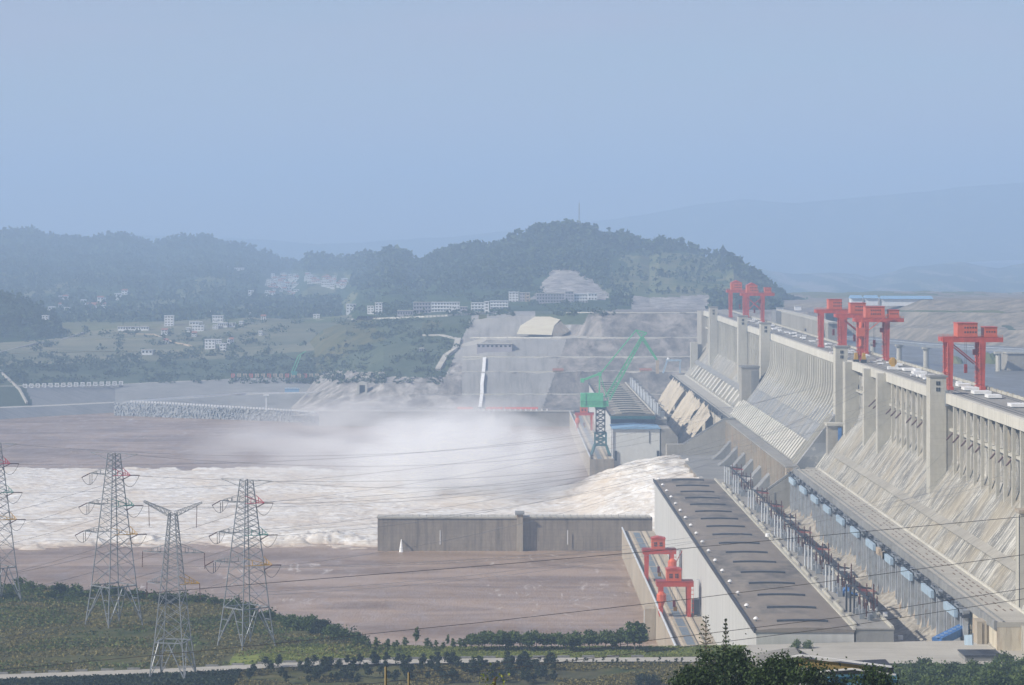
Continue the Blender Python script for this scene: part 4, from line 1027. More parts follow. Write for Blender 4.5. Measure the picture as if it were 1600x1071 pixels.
for i, y in enumerate([2320 + 52 * i for i in range(9)]):
    t = thing('line_portal', 'small grey line portal in the row behind the far powerhouse', 'line portal', (139.5, y, 44.5), 0, 'line portals behind the far powerhouse')
    for q in (0, 4): MB().cone((q * .4, -q, 0), (q * .4, -q, 12), .8, .7, 6).build('pole', M['steel_pale'], t)
    g = MB(); g.bar((0, 0, 12), (1.6, -4, 12), .9); g.box(3, 7, -10, -4, 0, 5); g.bar((0, 0, 12), (7, -3, 9), .6); g.build('busbar_frame', M['steel'], t)
# ================================================================== insulator strings and line spans on the dam wall
def sag(p, q, s, n=18):
    p = Vector(p); q = Vector(q); return [p.lerp(q, t) - Vector((0, 0, 4 * s * t * (1 - t))) for t in [k / n for k in range(n + 1)]]
def wire(pts, r, label, group, name='power_cable', mat=None, cat='power cable'):
    g = MB().tube(pts, r, 3)
    return tag(g.build(name, mat or (M['cable'] if group is None else M['cable_far'])), label, cat, group)
strs = [1172, 1190, 1209, 1246, 1264, 1283, 1305, 1323, 1341, 1412, 1430, 1449, 1486, 1504, 1522, 1572, 1590, 1612]
strs = [y for y in strs if abs(y - 1341) > 6]
for i, y in enumerate(strs):
    p = Vector((225, y, 103.2)); q = Vector((141.5, 1060 + (y - 1160) * 1.08, 60)); pts = sag(p, q, 7, 14)
    d = (pts[1] - pts[0]).normalized(); e = p + d * 9.5
    t = thing('insulator_string', 'brown insulator string reaching out from the dam wall', 'insulator string', tuple(p), 0, 'insulator strings on the dam wall')
    g = MB(); g.cone((0, 0, 0), tuple(d * 9), .3, .3, 6)
    for k in range(12): g.cone(tuple(d * (1 + k * .65)), tuple(d * (1.3 + k * .65)), .52, .3, 6)
    g.build('discs', M['insul'], t)
    if i % 2 == 0: wire([e] + [v for v in pts[2:]], .05, 'thin cable falling from the dam wall to the line portals', 'cables from the dam wall to the portals')
# ================================================================== near left bank terrain
def zplat(x, y):
    x = np.asarray(x, float); y = np.asarray(y, float)
    return 43.0 + 3.0 * np.clip((-x - 40) / 160, 0, 1) * np.clip((y - 985) / 80, 0, 1) + (fbm(x / 40, y / 40, 3) - .5) * 3.5 * np.clip((-x - 20) / 60, 0, 1) * np.clip((y - 1000) / 40, 0, 1)
def edgeY(x):
    return lerp([(-420, 1190), (-290, 1190), (-190, 1178), (-110, 1130), (-62, 1062), (-48, 1030), (-20, 1022), (200, 1024)], np.asarray(x, float))
def znear(x, y):
    x = np.asarray(x, float); y = np.asarray(y, float)
    near = np.interp(y, [-60, 0, 30, 60, 120, 200, 300, 400, 600, 800, 900, 940, 4000], [192, 190, 187, 182.5, 171.5, 157, 139, 122, 90, 58, 46, 43, 43])
    plat = zplat(x, y); e = edgeY(x)
    z = np.where(y > 930, plat, near)
    t = np.clip((y - e) / 90, 0, 1)
    return np.where(y > e, plat * (1 - t) - 5 * t, z)
xs = np.concatenate([np.linspace(-520, -230, 70), np.linspace(-228, 215, 300)])
ysn = np.concatenate([np.linspace(-60, 900, 110), np.linspace(905, 1300, 190)])
GX, GY = np.meshgrid(xs, ysn, indexing='ij')
GZ = znear(GX, GY) + (fbm(GX / 6, GY / 6, 4) - .5) * .9 * (GY > 900) + (fbm(GX / 10, GY / 10, 4) - .5) * 3 * (GY <= 900)
# road bench
def road_c(x): return lerp([(-520, 936), (-240, 946), (-170, 951), (-110, 965), (-60, 982), (0, 988), (60, 990), (120, 990), (420, 990)], np.asarray(x, float))
rd = np.abs(GY - road_c(GX)) < 7
yard = (GX > 76) & (GY > 984) & (GY < 1030)
GZ = np.where(rd | yard, 42.8, GZ); GZ = np.where((GX > 99) & (GY > 1028), np.minimum(GZ, 42.8), GZ)
GZ = np.where((GX > 79) & (GX < 153) & (GY > 1034), np.minimum(GZ, np.interp(GY, [1034, 1062], [42, 12])), GZ)
GZ = np.where((GX >= 153) & (GY > 1034), np.minimum(GZ, 30), GZ)
cx, cy = GX[:-1, :-1], GY[:-1, :-1]; nn = fbm(cx / 25, cy / 18, 4)
mi = np.where(cy > 930, 0, 1)
br_ = (cy > road_c(cx) + 7) & (cy < np.minimum(road_c(cx) + 34 + nn * 14, 1030)) & (cx > -95)
mi = np.where(br_, 2, mi); mi = np.where((cx > -20) & (cx < 60) & (cy < 982) & (cy > 935) & (nn < .52), 1, mi)
mi = np.where((cy > edgeY(cx) + 25), 1, mi)
tag(grid_mesh('left_bank', np.stack([GX, GY, GZ], -1), [M['scrub'], M['soil'], M['grass']], mi), 'scrubby near bank of the river', None, None, 'structure')
# road sheet and concrete yard
xr = np.linspace(-420, 205, 140); rc = road_c(xr); w_ = lerp([(-420, 4.5), (-100, 5.2), (-40, 5.2), (60, 4.8), (75, 6), (205, 6)], xr)
P_ = np.stack([np.stack([xr, rc - w_, xr * 0 + 43.35], -1), np.stack([xr, rc + w_, xr * 0 + 43.35], -1)], 1)
tag(grid_mesh('access_road', P_, M['road'], smooth=False), 'pale concrete road along the near bank', None, None, 'structure')
P_ = np.array([[[88, 985, 43.5], [96, 1024, 43.5]], [[150, 979, 43.5], [137, 1031, 43.5]], [[230, 975, 43.5], [230, 1040, 43.5]]], float)
tag(grid_mesh('yard', P_, M['road'], smooth=False), 'concrete yard at the end of the powerhouse', None, None, 'structure')
k_ = thing('road_kerb', 'line of low concrete kerb blocks beside the near road', 'kerb')
g = MB()
for x in np.arange(-300, 60, 9.0): y = float(road_c(x)) + 5.6; g.box(x, x + 4.5, y, y + .6, 43.2, 44.0)
g.build('kerb_blocks', M['conc_dark'], k_)
# ---- yard furniture near the dam foot
t = thing('conveyor_gallery', 'blue roofed inclined gallery rising beside the last steel columns', 'gallery', (0, 0, 0))
a = PY(1464, 1003, 1052); b = PY(1521, 975, 1075)
MB().bar(tuple(a), tuple(b), 4.2, 3.0).build('gallery_box', M['blue'], t)
g = MB()
for k in range(9): q = a.lerp(b, (k + .5) / 9) + Vector((0, 0, 1.62)); g.cbox((q.x - .8, q.y - 1.9, q.z), 1.4, 1.0, .12)
g.build('skylight', M['blue_pale'], t)
for k in (.75, .97): q = a.lerp(b, k); MB().bar((q.x, q.y, q.z - 1), (q.x, q.y, 28), .8).build('support', M['steel'], t)
t = thing('ramp_wall', 'tan triangular ribbed concrete wall carrying the platform ramp', 'wall')
MB().ext_y([(182.6, 30), (203, 30), (200, 39.5), (187.2, 52), (182.6, 52)], 1026, 1036).build('wall', M['conc_tan'], t)
g = MB()
for k in range(9): x = 184 + k * 1.8; g.box(x, x + .35, 1025.6, 1026, 36, 51.5 - max(0, x - 187) * .95)
g.build('rib', M['conc_tan'], t)
MB().bar((186.5, 1025.6, 52.6), (203, 1025.6, 37.2), .9, 1.4).build('coping', M['dark'], t)
t = thing('retaining_block', 'low dark block wall at the corner of the yard', 'wall')
MB().box(171, 184, 985, 999, 30, 45.2).build('wall', M['conc_dark'], t); MB().box(170.6, 184.4, 984.6, 999, 45.2, 45.6).build('coping', M['dark'], t)
t = thing('fence_panel', 'pale blue sheet fence at the right end of the yard', 'fence'); p = PY(1507, 1008, 1010); q = PY(1520, 1008, 985)
MB().bar((p.x, p.y, p.z + 1.8), (q.x, q.y, q.z + 1.8), .2, 3.8).build('sheet', M['blue_pale'], t); MB().bar((q.x, q.y, q.z), (q.x, q.y, q.z + 4.2), .4).build('post', M['steel'], t)
for i, (px, py) in enumerate(((1341, 1000), (1362, 953), (1383, 963), (1407, 999.5))):
    p = PZ(px, py, 43.6) if py > 990 else PZ(px, py, 49)
    t = thing('marker_block', ('white marker block at the left corner of the yard', 'white marker block on the service block roof', 'white marker block on the rock ledge', 'white marker block at the edge of the yard, under the columns')[i], 'block', tuple(p)); MB().box(-.9, .9, -.8, .8, 0, 1.5).build('block', M['white'], t)
# cut-off concrete tower at the right edge
t = thing('lift_shaft', 'tall pale concrete shaft with dark windows cut by the right picture edge', 'tower', (202.6, 1046, 36))
MB().box(0, 9, 0, 9, 0, 54.6).build('shaft', M['conc_pale'], t); MB().box(-.5, 9.5, -.5, 9.5, 54.6, 55.8).build('roof', M['conc_tan'], t)
MB().box(-.3, .0, .4, 1.0, 1, 54).build('cable_duct', M['dark'], t)
for z in (48.5, 33, 30.4, 18, 6): MB().box(1.9, 3.6, -.08, .0, z, z + (2.8 if z > 40 else 1.9)).build('window', M['glass_dark'], t)
# ================================================================== pylons
def pylon(label, px, pyb, Y, ang, H, wb, wt, arms, top, zb):
    p = PY(px, pyb, Y); t = thing('transmission_tower', label, 'pylon', (p.x, p.y, zb), ang, 'steel lattice pylons on the near bank')
    zt = H; zk = H * .22; hk = wb + (wt * 1.9 - wb) * .36
    for sx, sy in ((-1, -1), (1, -1), (1, 1), (-1, 1)):
        g = MB(); g.bar((sx * wb, sy * wb, -1), (sx * hk, sy * hk, zk), .36); g.bar((sx * hk, sy * hk, zk), (sx * wt, sy * wt, H), .3)
        g.build('leg', M['steel'], t)
    g = MB()
    def cor(z, i):
        h = (wb + (hk - wb) * z / zk) if z < zk else hk + (wt - hk) * (z - zk) / (H - zk)
        sx, sy = ((-1, -1), (1, -1), (1, 1), (-1, 1))[i]; return Vector((sx * h, sy * h, z))
    zz = [zk]; s_ = H * .115
    while zz[-1] < H - .5: zz.append(min(H, zz[-1] + s_)); s_ = max(H * .034, s_ * .82)
    for i in range(4):
        j = (i + 1) % 4
        for a, b in zip(zz[:-1], zz[1:]): g.bar(cor(a, i), cor(b, j), .15); g.bar(cor(a, j), cor(b, i), .15)
        g.bar(cor(zk, i), cor(zk, j), .35)
        mid = (cor(zk, i) + cor(zk, j)) / 2
        g.bar(mid, cor(0, i), .3); g.bar(mid, cor(0, j), .3)
        for a in (.33, .66): g.bar(cor(zk * a, i), mid.lerp(cor(0, i), 1 - a), .18); g.bar(cor(zk * a, j), mid.lerp(cor(0, j), 1 - a), .18)
    g.build('bracing', M['steel'], t)
    tips = []; ax_, ay_ = (.94, .34) if top == 'T' else (1, 0)
    for (z, L, R_, mR, mL) in arms:
        for s, l, m in ((-1, L, mL), (1, R_, mR)):
            if l <= 0: continue
            h0 = abs(cor(z, 0).x); g = MB(); tip = Vector((s * l * ax_, s * l * ay_, z + .2))
            for q in (-1, 1):
                g.bar((s * h0, q * h0, z), tip, .2); g.bar((s * h0, q * h0, z + 2.8), tip, .17)
                for k in (.3, .6): g.bar(Vector((s * h0, q * h0, z)).lerp(tip, k), Vector((s * h0, q * h0, z + 2.8)).lerp(tip, k), .18); g.bar(Vector((s * h0, q * h0, z)).lerp(tip, k), Vector((s * h0, -q * h0, z)).lerp(tip, k), .16)
            g.build('cross_arm', M[m], t); tips.append((s, tip))
            if top != 'Y':
                i_ = MB()
                for v in ((.25, 3.9, -.25), (.05, -3.9, -1.5)): i_.cone(tip, tip + Vector((s * v[0], v[1], v[2])), .2, .2, 5)
                i_.build('insulator', M['insul'], t)
                i_ = MB(); q0 = tip + Vector((s * .2, 3.9, -.3)); q1 = tip + Vector((0, -3.9, -1.5))
                pp = sag(q0, q1, 3.6, 8); i_.tube(pp, .09, 4)
                if s < 0:
                    for k in (3, 4): i_.bar(pp[k] + Vector((0, 0, 4.6 - .2 * k)), pp[k], .16)
                i_.build('jumper', M['cable'], t)
            else:
                i_ = MB(); i_.bar(tip, tip + Vector((s * .2, 0, -5.6)), .2); i_.build('insulator', M['insul'], t)
    if top == 'T':
        g = MB()
        for s in (-1, 1): g.bar((s * wt, 0, H), (s * 10.5, s * 4, H - .1), .22); g.bar((s * wt, 0, H - 3.2), (s * 10.5, s * 4, H - .1), .2)
        g.build('earth_wire_arm', M['steel'], t)
    else:
        for s in (-1, 1):
            g = MB(); boom(g, (s * wt, 0, H - .5), (s * 10.5, 0, H + 3.6), 1.1, .35, 6, .17, .12); g.build('earth_wire_arm', M['steel'], t)
            MB().bar((s * 8.8, 0, H + 3), (s * 8.6, 0, H - 5.2), .18).build('insulator', M['insul'], t)
    mw = t.matrix_basis
    return t, [(s, Matrix.Rotation(ang, 4, 'Z') @ v + Vector((p.x, p.y, zb))) for s, v in tips]
A_ = R(-48)
arms = lambda H, a: [(H - 8.6, a, a * .7, 'arm_red', 'steel'), (H - 20.4, a * 1.13, a * .86, 'arm_teal', 'steel'), (H - 31.5, a * 1.28, a * 1.0, 'yellow', 'steel')]
py1, t1 = pylon('tall lattice pylon second from the left, with red, green and yellow right arms', 178, 975, 1070, A_, 66.5, 8.0, 1.7, arms(66.5, 11.5), 'T', 45.4)
py3, t3 = pylon('rightmost lattice pylon, nearest the bushes at the bank edge', 385, 1005, 1019, A_, 61, 7.6, 1.7, arms(61, 11.5), 'T', 45.0)
py0, t0 = pylon('lattice pylon cut by the left picture edge', -8, 945, 1130, A_, 66, 8.0, 1.7, arms(66, 11.5), 'T', 45.5)
py2, t2 = pylon('slim lattice pylon with a V shaped head between the two tallest', 270, 1052, 950, R(-12), 57.5, 6.6, 1.15, [(43.5, 11, 11.5, 'steel', 'steel'), (32.8, 9.4, 9.8, 'yellow', 'steel')], 'Y', 43.2)
for tips_, zsh in ((t1, 0), (t3, 1), (t0, 2)):
    for i, (s, p) in enumerate(tips_):
        tgt = Vector((224.5, (1430, 1590, 1700)[zsh] + i * 13 + (0 if s > 0 else 60), 108))
        if s < 0 and (zsh == 2 or i % 4 == 0): continue
        wire(sag(p + Vector((3.5, 0, -.3)), tgt, 15 + i * .5, 26), .065, 'thin power cable strung across the river from the pylons to the dam', 'cables strung across the river')
        if s < 0 or i % 2: wire(sag(p + Vector((-2.5, 0, -1.2)), (p.x - 150, p.y - 150 + i * 9, p.z - 20), 6, 16), .06, 'thin power cable leaving the picture at the left edge', 'cables leaving to the left')
for i, (s, p) in enumerate(t2): wire(sag(p + Vector((0, 0, -5)), (p.x + 420, 1250 + i * 30, 107), 18, 26), .06, 'thin power cable strung across the river from the pylons to the dam', 'cables strung across the river')
for x0_, z0_ in ((py1, 66.5), (py3, 61), (py0, 66)):
    p = Vector((x0_.location.x + 5, x0_.location.y - 5, x0_.location.z + z0_)); wire(sag(p, (224, p.y + 560, 112), 22, 24), .06, 'thin earth wire strung from a pylon top to the dam', 'earth wires across the river')
# four nearer lines crossing the foot of the picture
near_l = [([(-60, 1053), (0, 1047), (400, 1009), (760, 972), (1080, 936), (1300, 908), (1600, 867), (1680, 856)], 420, 'upper dark cable sloping across the whole foot of the picture'),
          ([(640, 1052), (760, 1040), (1008, 1002), (1311, 965), (1600, 920), (1680, 908)], 360, 'dark cable crossing just below the powerhouse end'),
          ([(520, 1075), (700, 1056), (1000, 1020), (1320, 979), (1600, 936), (1680, 924)], 330, 'lowest dark cable crossing before the powerhouse end'),
          ([(200, 930), (410, 912), (760, 884), (1060, 858), (1340, 832), (1680, 800)], 620, 'faint distant cable crossing above the near ones')]
for pts, Y, lb in near_l: wire([PY(a, b, Y + (a - 800) * .02) for a, b in pts], .05 * Y / 400, lb, None)
# ================================================================== vegetation
nr = np.random.RandomState(5)
def quads(C, size, flat=0.0):
    "one randomly turned leaf-shaped quad per centre"
    n = len(C); a = nr.normal(size=(n, 3)); a[:, 2] *= (1 - flat); a /= np.linalg.norm(a, axis=1)[:, None]
    b = nr.normal(size=(n, 3)); b -= a * (a * b).sum(1)[:, None]; b /= np.linalg.norm(b, axis=1)[:, None]
    s = (np.asarray(size) * (0.6 + 0.8 * nr.rand(n)))[:, None]; a = a * s * .5; b = b * s * .32
    return np.stack([C - a, C + b, C + a * 1.1, C - b], 1)
def clumps(n, rx, rz, z0, k, r, shell=0.55):
    "leaf centres gathered in k clumps inside an ellipsoid"
    d = nr.normal(size=(k, 3)); d /= np.linalg.norm(d, axis=1)[:, None]
    rad = (shell + (1 - shell) * nr.rand(k)) ** .8
    cc = d * rad[:, None] * np.array([rx, rx, rz]) * .85 + np.array([0, 0, z0])
    i = nr.randint(0, k, n); e = nr.normal(size=(n, 3)) * r * .5 * (0.6 + nr.rand(k))[i][:, None]; e[:, 2] *= .7
    return cc[i] + e, cc
def make_tree(name, label, cat, h, rx, rz, n, k, r, leaf, mat, group=None, loc=(0, 0, 0), trunk=.16, zc=None, limbs=6):
    t = thing(name, label, cat, loc, nr.rand() * 6.28, group); z0 = (h - rz) if zc is None else zc
    C, cc = clumps(n, rx, rz, z0, k, r)
    g = MB(); bend = Vector((nr.uniform(-.3, .3), nr.uniform(-.3, .3), 0)) * h * .08; m_ = Vector((0, 0, h * .35)) + bend
    g.cone((0, 0, -.6), m_, trunk, trunk * .7, 6); g.cone(m_, (0, 0, z0 + rz * .6), trunk * .7, trunk * .2, 6)
    for q in cc[:limbs]: g.cone(m_.lerp(Vector((0, 0, z0)), nr.rand() * .7), tuple(q), trunk * .4, trunk * .12, 4)
    g.build('trunk', M['bark'], t)
    soup_mesh('crown', quads(C, leaf), 4, M[mat], parent=t)
    return t
def zg(x, y): return float(znear(x, y))
# -- row of young trees on the bank edge
bank = [(555, 996), (566, 993), (575, 997), (589, 993), (605, 996), (616, 1001), (621, 998), (634, 993), (650, 976), (667, 994), (674, 1001), (682, 998), (692, 1001), (699, 989), (709, 995), (720, 995), (727, 996),
        (737, 990), (748, 988), (757, 986), (768, 984), (780, 986), (790, 983), (803, 985), (815, 984), (827, 989), (838, 983), (851, 989), (862, 987), (873, 988), (884, 988), (897, 986), (908, 989), (921, 984), (935, 988), (946, 984), (957, 986), (969, 982), (981, 983), (992, 971), (1000, 988), (795, 996), (895, 999), (960, 998)]
K1 = make_tree('bank_tree', 'x', 'tree', 6, .95, 2.1, 420, 14, .55, .55, 'leaf_shrub', 'young slender trees in a row on the river bank', trunk=.07, zc=3.8, limbs=3)
K2 = make_tree('bank_tree', 'x', 'tree', 7.4, 2.6, 2.6, 1100, 26, 1.0, .7, 'leaf', 'bushy trees in a row on the river bank', trunk=.16, zc=4.8)
K3 = make_tree('bank_tree', 'x', 'tree', 7.4, 3.0, 2.3, 1000, 22, 1.1, .75, 'leaf_shrub', 'bushy trees in a row on the river bank', trunk=.16, zc=4.9)
sp = {650: 'tallest slender dark tree in the row of young trees', 699: 'thin pointed dark tree near the right of the young row', 992: 'bushy tree with a spiky dark top at the right end of the row'}
used = set()
for i, (px, py) in enumerate(bank):
    y = 1013 + nr.uniform(-4, 5); x = (px - VX) * y / K; z = zg(x, y); h = CH - (py - VY) * y / K - z
    yng = px < 733 and py < 1003 or px in (699,)
    src = K1 if px < 733 else (K2 if i % 2 else K3); base = 6.0 if px < 733 else 7.4
    lb = sp.get(px) or ('young slender tree standing in the row on the river bank' if px < 733 else ('bushy green tree in the planted row on the river bank' if i % 2 else 'paler bushy tree in the planted row on the river bank'))
    gp = None if px in sp else src['group']
    s = h / base; sc = (s * (.7 if px in (650, 699) else 1.15), s * (.7 if px in (650, 699) else 1.15), s)
    if src.name not in used: used.add(src.name); o = src; o.location = (x, y, z - .2); o.scale = sc; o['label'] = lb
    else: o = dup(src, (x, y, z - .2), nr.rand() * 6.28, lb, gp, sc)
    if gp is None and 'group' in o: del o['group']
# -- planted dark saplings before the road
D1 = make_tree('sapling', 'dark young tree of the plantation before the road', 'tree', 5.6, 1.0, 2.3, 360, 12, .6, .62, 'leaf_dark', 'dark young trees planted before the road', trunk=.06, zc=3.2, limbs=3)
D2 = make_tree('sapling', 'dark young tree of the plantation before the road', 'tree', 5.2, 1.3, 2.0, 420, 12, .7, .62, 'leaf_dark', 'dark young trees planted before the road', trunk=.06, zc=3.0, limbs=3)
rows_ = []
for i in range(150):
    px = 378 + 490 * nr.rand() ** .9; y = 936 + 44 * nr.rand()
    if px < 480 and nr.rand() < .45: continue
    rows_.append((px, min(y, float(road_c((px - VX) * 970 / K)) - 3 if nr.rand() < .8 else 999)))
for i, (px, y) in enumerate(rows_):
    x = (px - VX) * y / K; src = (D1, D2)[i % 2]; s = nr.uniform(.6, 1.1)
    if i < 2: src.location = (x, y, zg(x, y)); src.scale = (s, s, s)
    else: dup(src, (x, y, zg(x, y)), nr.rand() * 6.28, 'dark young tree of the plantation before the road', 'dark young trees planted before the road', (s * nr.uniform(.8, 1.3), s, s))
S1 = make_tree('roadside_sapling', 'thin newly planted sapling along the road', 'tree', 2.9, .45, .9, 70, 6, .3, .4, 'leaf_dark', 'newly planted saplings along the road', trunk=.05, zc=1.9, limbs=2)
for i in range(34):
    px = 812 + i * 7.6 + nr.uniform(-3, 3); y = 978 + nr.uniform(-6, 4); x = (px - VX) * y / K; s = nr.uniform(.6, 1.3)
    if i == 0: S1.location = (x, y, zg(x, y))
    else: dup(S1, (x, y, zg(x, y)), nr.rand() * 6, 'thin newly planted sapling along the road', 'newly planted saplings along the road', s)
# -- bushes at the back of the mound (nobody could count them) and low growth
def blob_field(name, pts, mat, leaf, label, cat, per=260, kind='stuff', zf=.75):
    V = []
    for (x, y, z, r) in pts:
        C, _ = clumps(int(per * max(.3, r / 3) ** 1.3), r, r * zf, r * zf * .7, max(6, int(8 * r / 3)), r * .45)
        V.append(quads(C + np.array([x, y, z]), leaf * min(1.3, .5 + r / 5)))
    return tag(soup_mesh(name, np.concatenate(V), 4, M[mat]), label, cat, None, kind)
pts = []
for i in range(300):
    x = -310 + 262 * nr.rand(); e = float(edgeY(x)); y = e - 12 * nr.rand() ** 1.5 - (40 * nr.rand() if x < -170 else 5) + 8; pts.append((x, y, zg(x, min(y, e - 1)) - .8, 1.6 + 1.9 * nr.rand()))
blob_field('bank_bushes', pts, 'leaf', .8, 'dense dark green bushes along the back edge of the grassy mound', 'bushes')
pts = []
for i in range(240):
    x = -300 + 250 * nr.rand(); y = 1000 + (float(edgeY(x)) - 1010) * nr.rand()
    if y > 992 and (fbm(x / 30 + 4, y / 25, 3) > .52): pts.append((x, y, zg(x, y) - .6, .7 + 1.5 * nr.rand()))
blob_field('mound_scrub', pts, 'leaf_shrub', .6, 'low green scrub scattered over the mound', 'scrub', 160)
def tufts(name, n, f, mat, leaf, label, cat, zoff=.25):
    P = []
    while sum(len(p) for p in P) < n:
        x = nr.uniform(-330, 150, 20000); y = nr.uniform(930, 1180, 20000); k = f(x, y); x, y = x[k], y[k]
        P.append(np.stack([x, y, znear(x, y) + zoff * nr.rand(len(x))], 1))
    C = np.concatenate(P)[:n]; tag(soup_mesh(name, quads(C, leaf, .3), 4, M[mat]), label, cat, None, 'stuff')
rcl = lambda x, y: np.abs(y - road_c(x)) > 6.5
tufts('undergrowth', 46000, lambda x, y: (y > road_c(x) + 8) & (y < edgeY(x)) & (x < -40) & (fbm(x / 22, y / 16, 3) > .40), 'leaf_olive', .9, 'brownish olive undergrowth covering the mound', 'undergrowth', .7)
tufts('undergrowth', 26000, lambda x, y: (y > road_c(x) + 8) & (y < edgeY(x)) & (x < -30) & (fbm(x / 22 + 9, y / 16, 3) > .55), 'leaf_shrub', .9, 'greener patches of undergrowth on the mound', 'undergrowth', .9)
tufts('roadside_grass', 30000, lambda x, y: (y > road_c(x) + 8) & (y < 1026) & (x > -85) & (x < 118) & ~((x > 82) & (y > 990) & (x > 96)), 'leaf_sun', .6, 'bright yellow green grass between the road and the bank', 'grass', .5)
tufts('verge_growth', 40000, lambda x, y: (y < road_c(x) - 8) & (x < 118) & ((x < -92) | (fbm(x / 18, y / 12, 3) > .45)), 'leaf_olive', .75, 'rough dark growth below the road', 'undergrowth', .8)
tufts('verge_growth', 22000, lambda x, y: (y < road_c(x) - 10) & (x < -88) , 'leaf_dark', .9, 'dark hedge like growth below the left part of the road', 'undergrowth', 1.5)
for i, (px, py, r) in enumerate([(453, 962, 3.2), (470, 966, 3.6), (487, 960, 4.2), (503, 968, 4.4), (518, 978, 3.6), (532, 988, 2.8), (95, 913, 3.0), (262, 930, 3.4)]):
    y = float(edgeY((px - VX) * 1060 / K)) - 14; x = (px - VX) * y / K; z = zg(x, y); h = CH - (py - VY) * y / K - z
    make_tree('bank_edge_tree', ['leftmost tree of the dark clump right of the last pylon', 'second tree of the dark clump right of the last pylon', 'tallest round tree of the clump right of the last pylon', 'dense round tree at the right of the clump by the last pylon', 'smaller tree sloping to the river right of the clump', 'lowest bush like tree at the right tip of the mound', 'flat topped dark tree between the two left pylons', 'dark tree at the mound edge behind the V headed pylon'][i],
              'tree', h, r, h * .48, 1500, 26, 1.4, .8, 'leaf_dark' if i in (3, 6, 7) else 'leaf', None, (x, y, z), .22, limbs=5)
# -- belt of trees before the yard, lower right
B1 = make_tree('belt_tree', 'x', 'tree', 8, 3.6, 3.1, 2100, 34, 1.3, .62, 'leaf', 'leafy trees before the concrete yard', trunk=.2)
B2 = make_tree('belt_tree', 'x', 'tree', 7, 3.2, 2.8, 1900, 30, 1.2, .6, 'leaf_near', 'leafy trees before the concrete yard', trunk=.2)
B3 = make_tree('belt_tree', 'x', 'tree', 6.4, 2.6, 2.6, 1500, 26, 1.0, .55, 'leaf_shrub', 'leafy trees before the concrete yard', trunk=.16)
n = 0
for i in range(64):
    px = 1288 + 330 * ((i * .618) % 1.0); d = i / 63.0; y = 958 - 250 * d ** 1.2; topmax = np.interp(px, [1288, 1340, 1400, 1450, 1500, 1560, 1620], [1040, 1022, 1020, 1012, 1020, 1010, 1012])
    py = topmax + 8 + 42 * d + nr.uniform(-3, 8); x = (px - VX) * y / K; z = zg(x, y); h = max(3.2, CH - (py - VY) * y / K - z)
    if h > 11: h = 11; 
    src = (B1, B2, B3)[i % 3]; base = (8, 7, 6.4)[i % 3]; s = h / base
    lb = ('mid green leafy tree in the belt before the concrete yard', 'dark leafy tree in the belt before the concrete yard', 'paler small tree in the belt before the concrete yard')[i % 3]
    if i < 3: src.location = (x, y, z); src.scale = (s * 1.05, s * 1.05, s); src['label'] = lb
    else: dup(src, (x, y, z), nr.rand() * 6, lb, 'leafy trees before the concrete yard', (s * nr.uniform(.95, 1.3), s * 1.05, s))
# -- dark bushes on the slope between plantation and near tree
for i, (px, py, r) in enumerate([(1005, 1052, 3.0), (1020, 1056, 3.4), (1243, 1001, 1.9), (1262, 1004, 1.6)]):
    y = 930 if i < 2 else 1016; x = (px - VX) * y / K; z = zg(x, y); h = CH - (py - VY) * y / K - z + 1.5
    make_tree('bush', ['dark bush left of the big near tree', 'dark bush touching the left side of the big near tree', 'rounded green bush at the foot of the powerhouse corner', 'smaller green bush before the service block'][i], 'bush', max(h, 2.5), r, max(h, 2.5) * .5, 900, 18, 1.0, .55, 'leaf_dark' if i < 2 else 'leaf_shrub', None, (x, y, z - 1), .15, limbs=3)
# -- near trees
def near_tree(label, px, py, Y, rx, rz, n, leaf, mat='leaf_near', k=70):
    x = (px - VX) * Y / K; z = zg(x, Y); top = CH - (py - VY) * Y / K
    h = top - z; return make_tree('near_tree', label, 'tree', h, rx, rz, n, k, 1.0, leaf, mat, None, (x, Y, z), .3, limbs=12)
near_tree('big dark leafy tree rising in the foreground before the powerhouse corner', 1133, 1006, 262, 4.6, 4.4, 15000, .30, k=90)
near_tree('lower left shoulder tree of the foreground group', 1088, 1036, 250, 2.6, 3.0, 6000, .28, k=40)
near_tree('dark tree between the big tree and the shed gable', 1206, 1024, 236, 1.9, 3.2, 5500, .26, k=36)
near_tree('leafy tree standing before the white shed gable', 1262, 1028, 228, 1.9, 3.0, 5000, .26, k=34)
near_tree('leafy crown covering the left slope of the shed gable', 1226, 1019, 244, 1.5, 2.6, 4500, .26, k=26)
near_tree('dark tree at the right end of the shed roof', 1362, 1036, 240, 2.2, 3.2, 5500, .28, k=36)
near_tree('low palm like bush before the blue shed wall', 1300, 1060, 220, 1.2, 1.6, 1600, .32, 'leaf_dark', k=14)
near_tree('small sunlit sapling top at the bottom edge of the picture', 772, 1050, 150, .35, .9, 150, .2, 'leaf_sun', k=6)
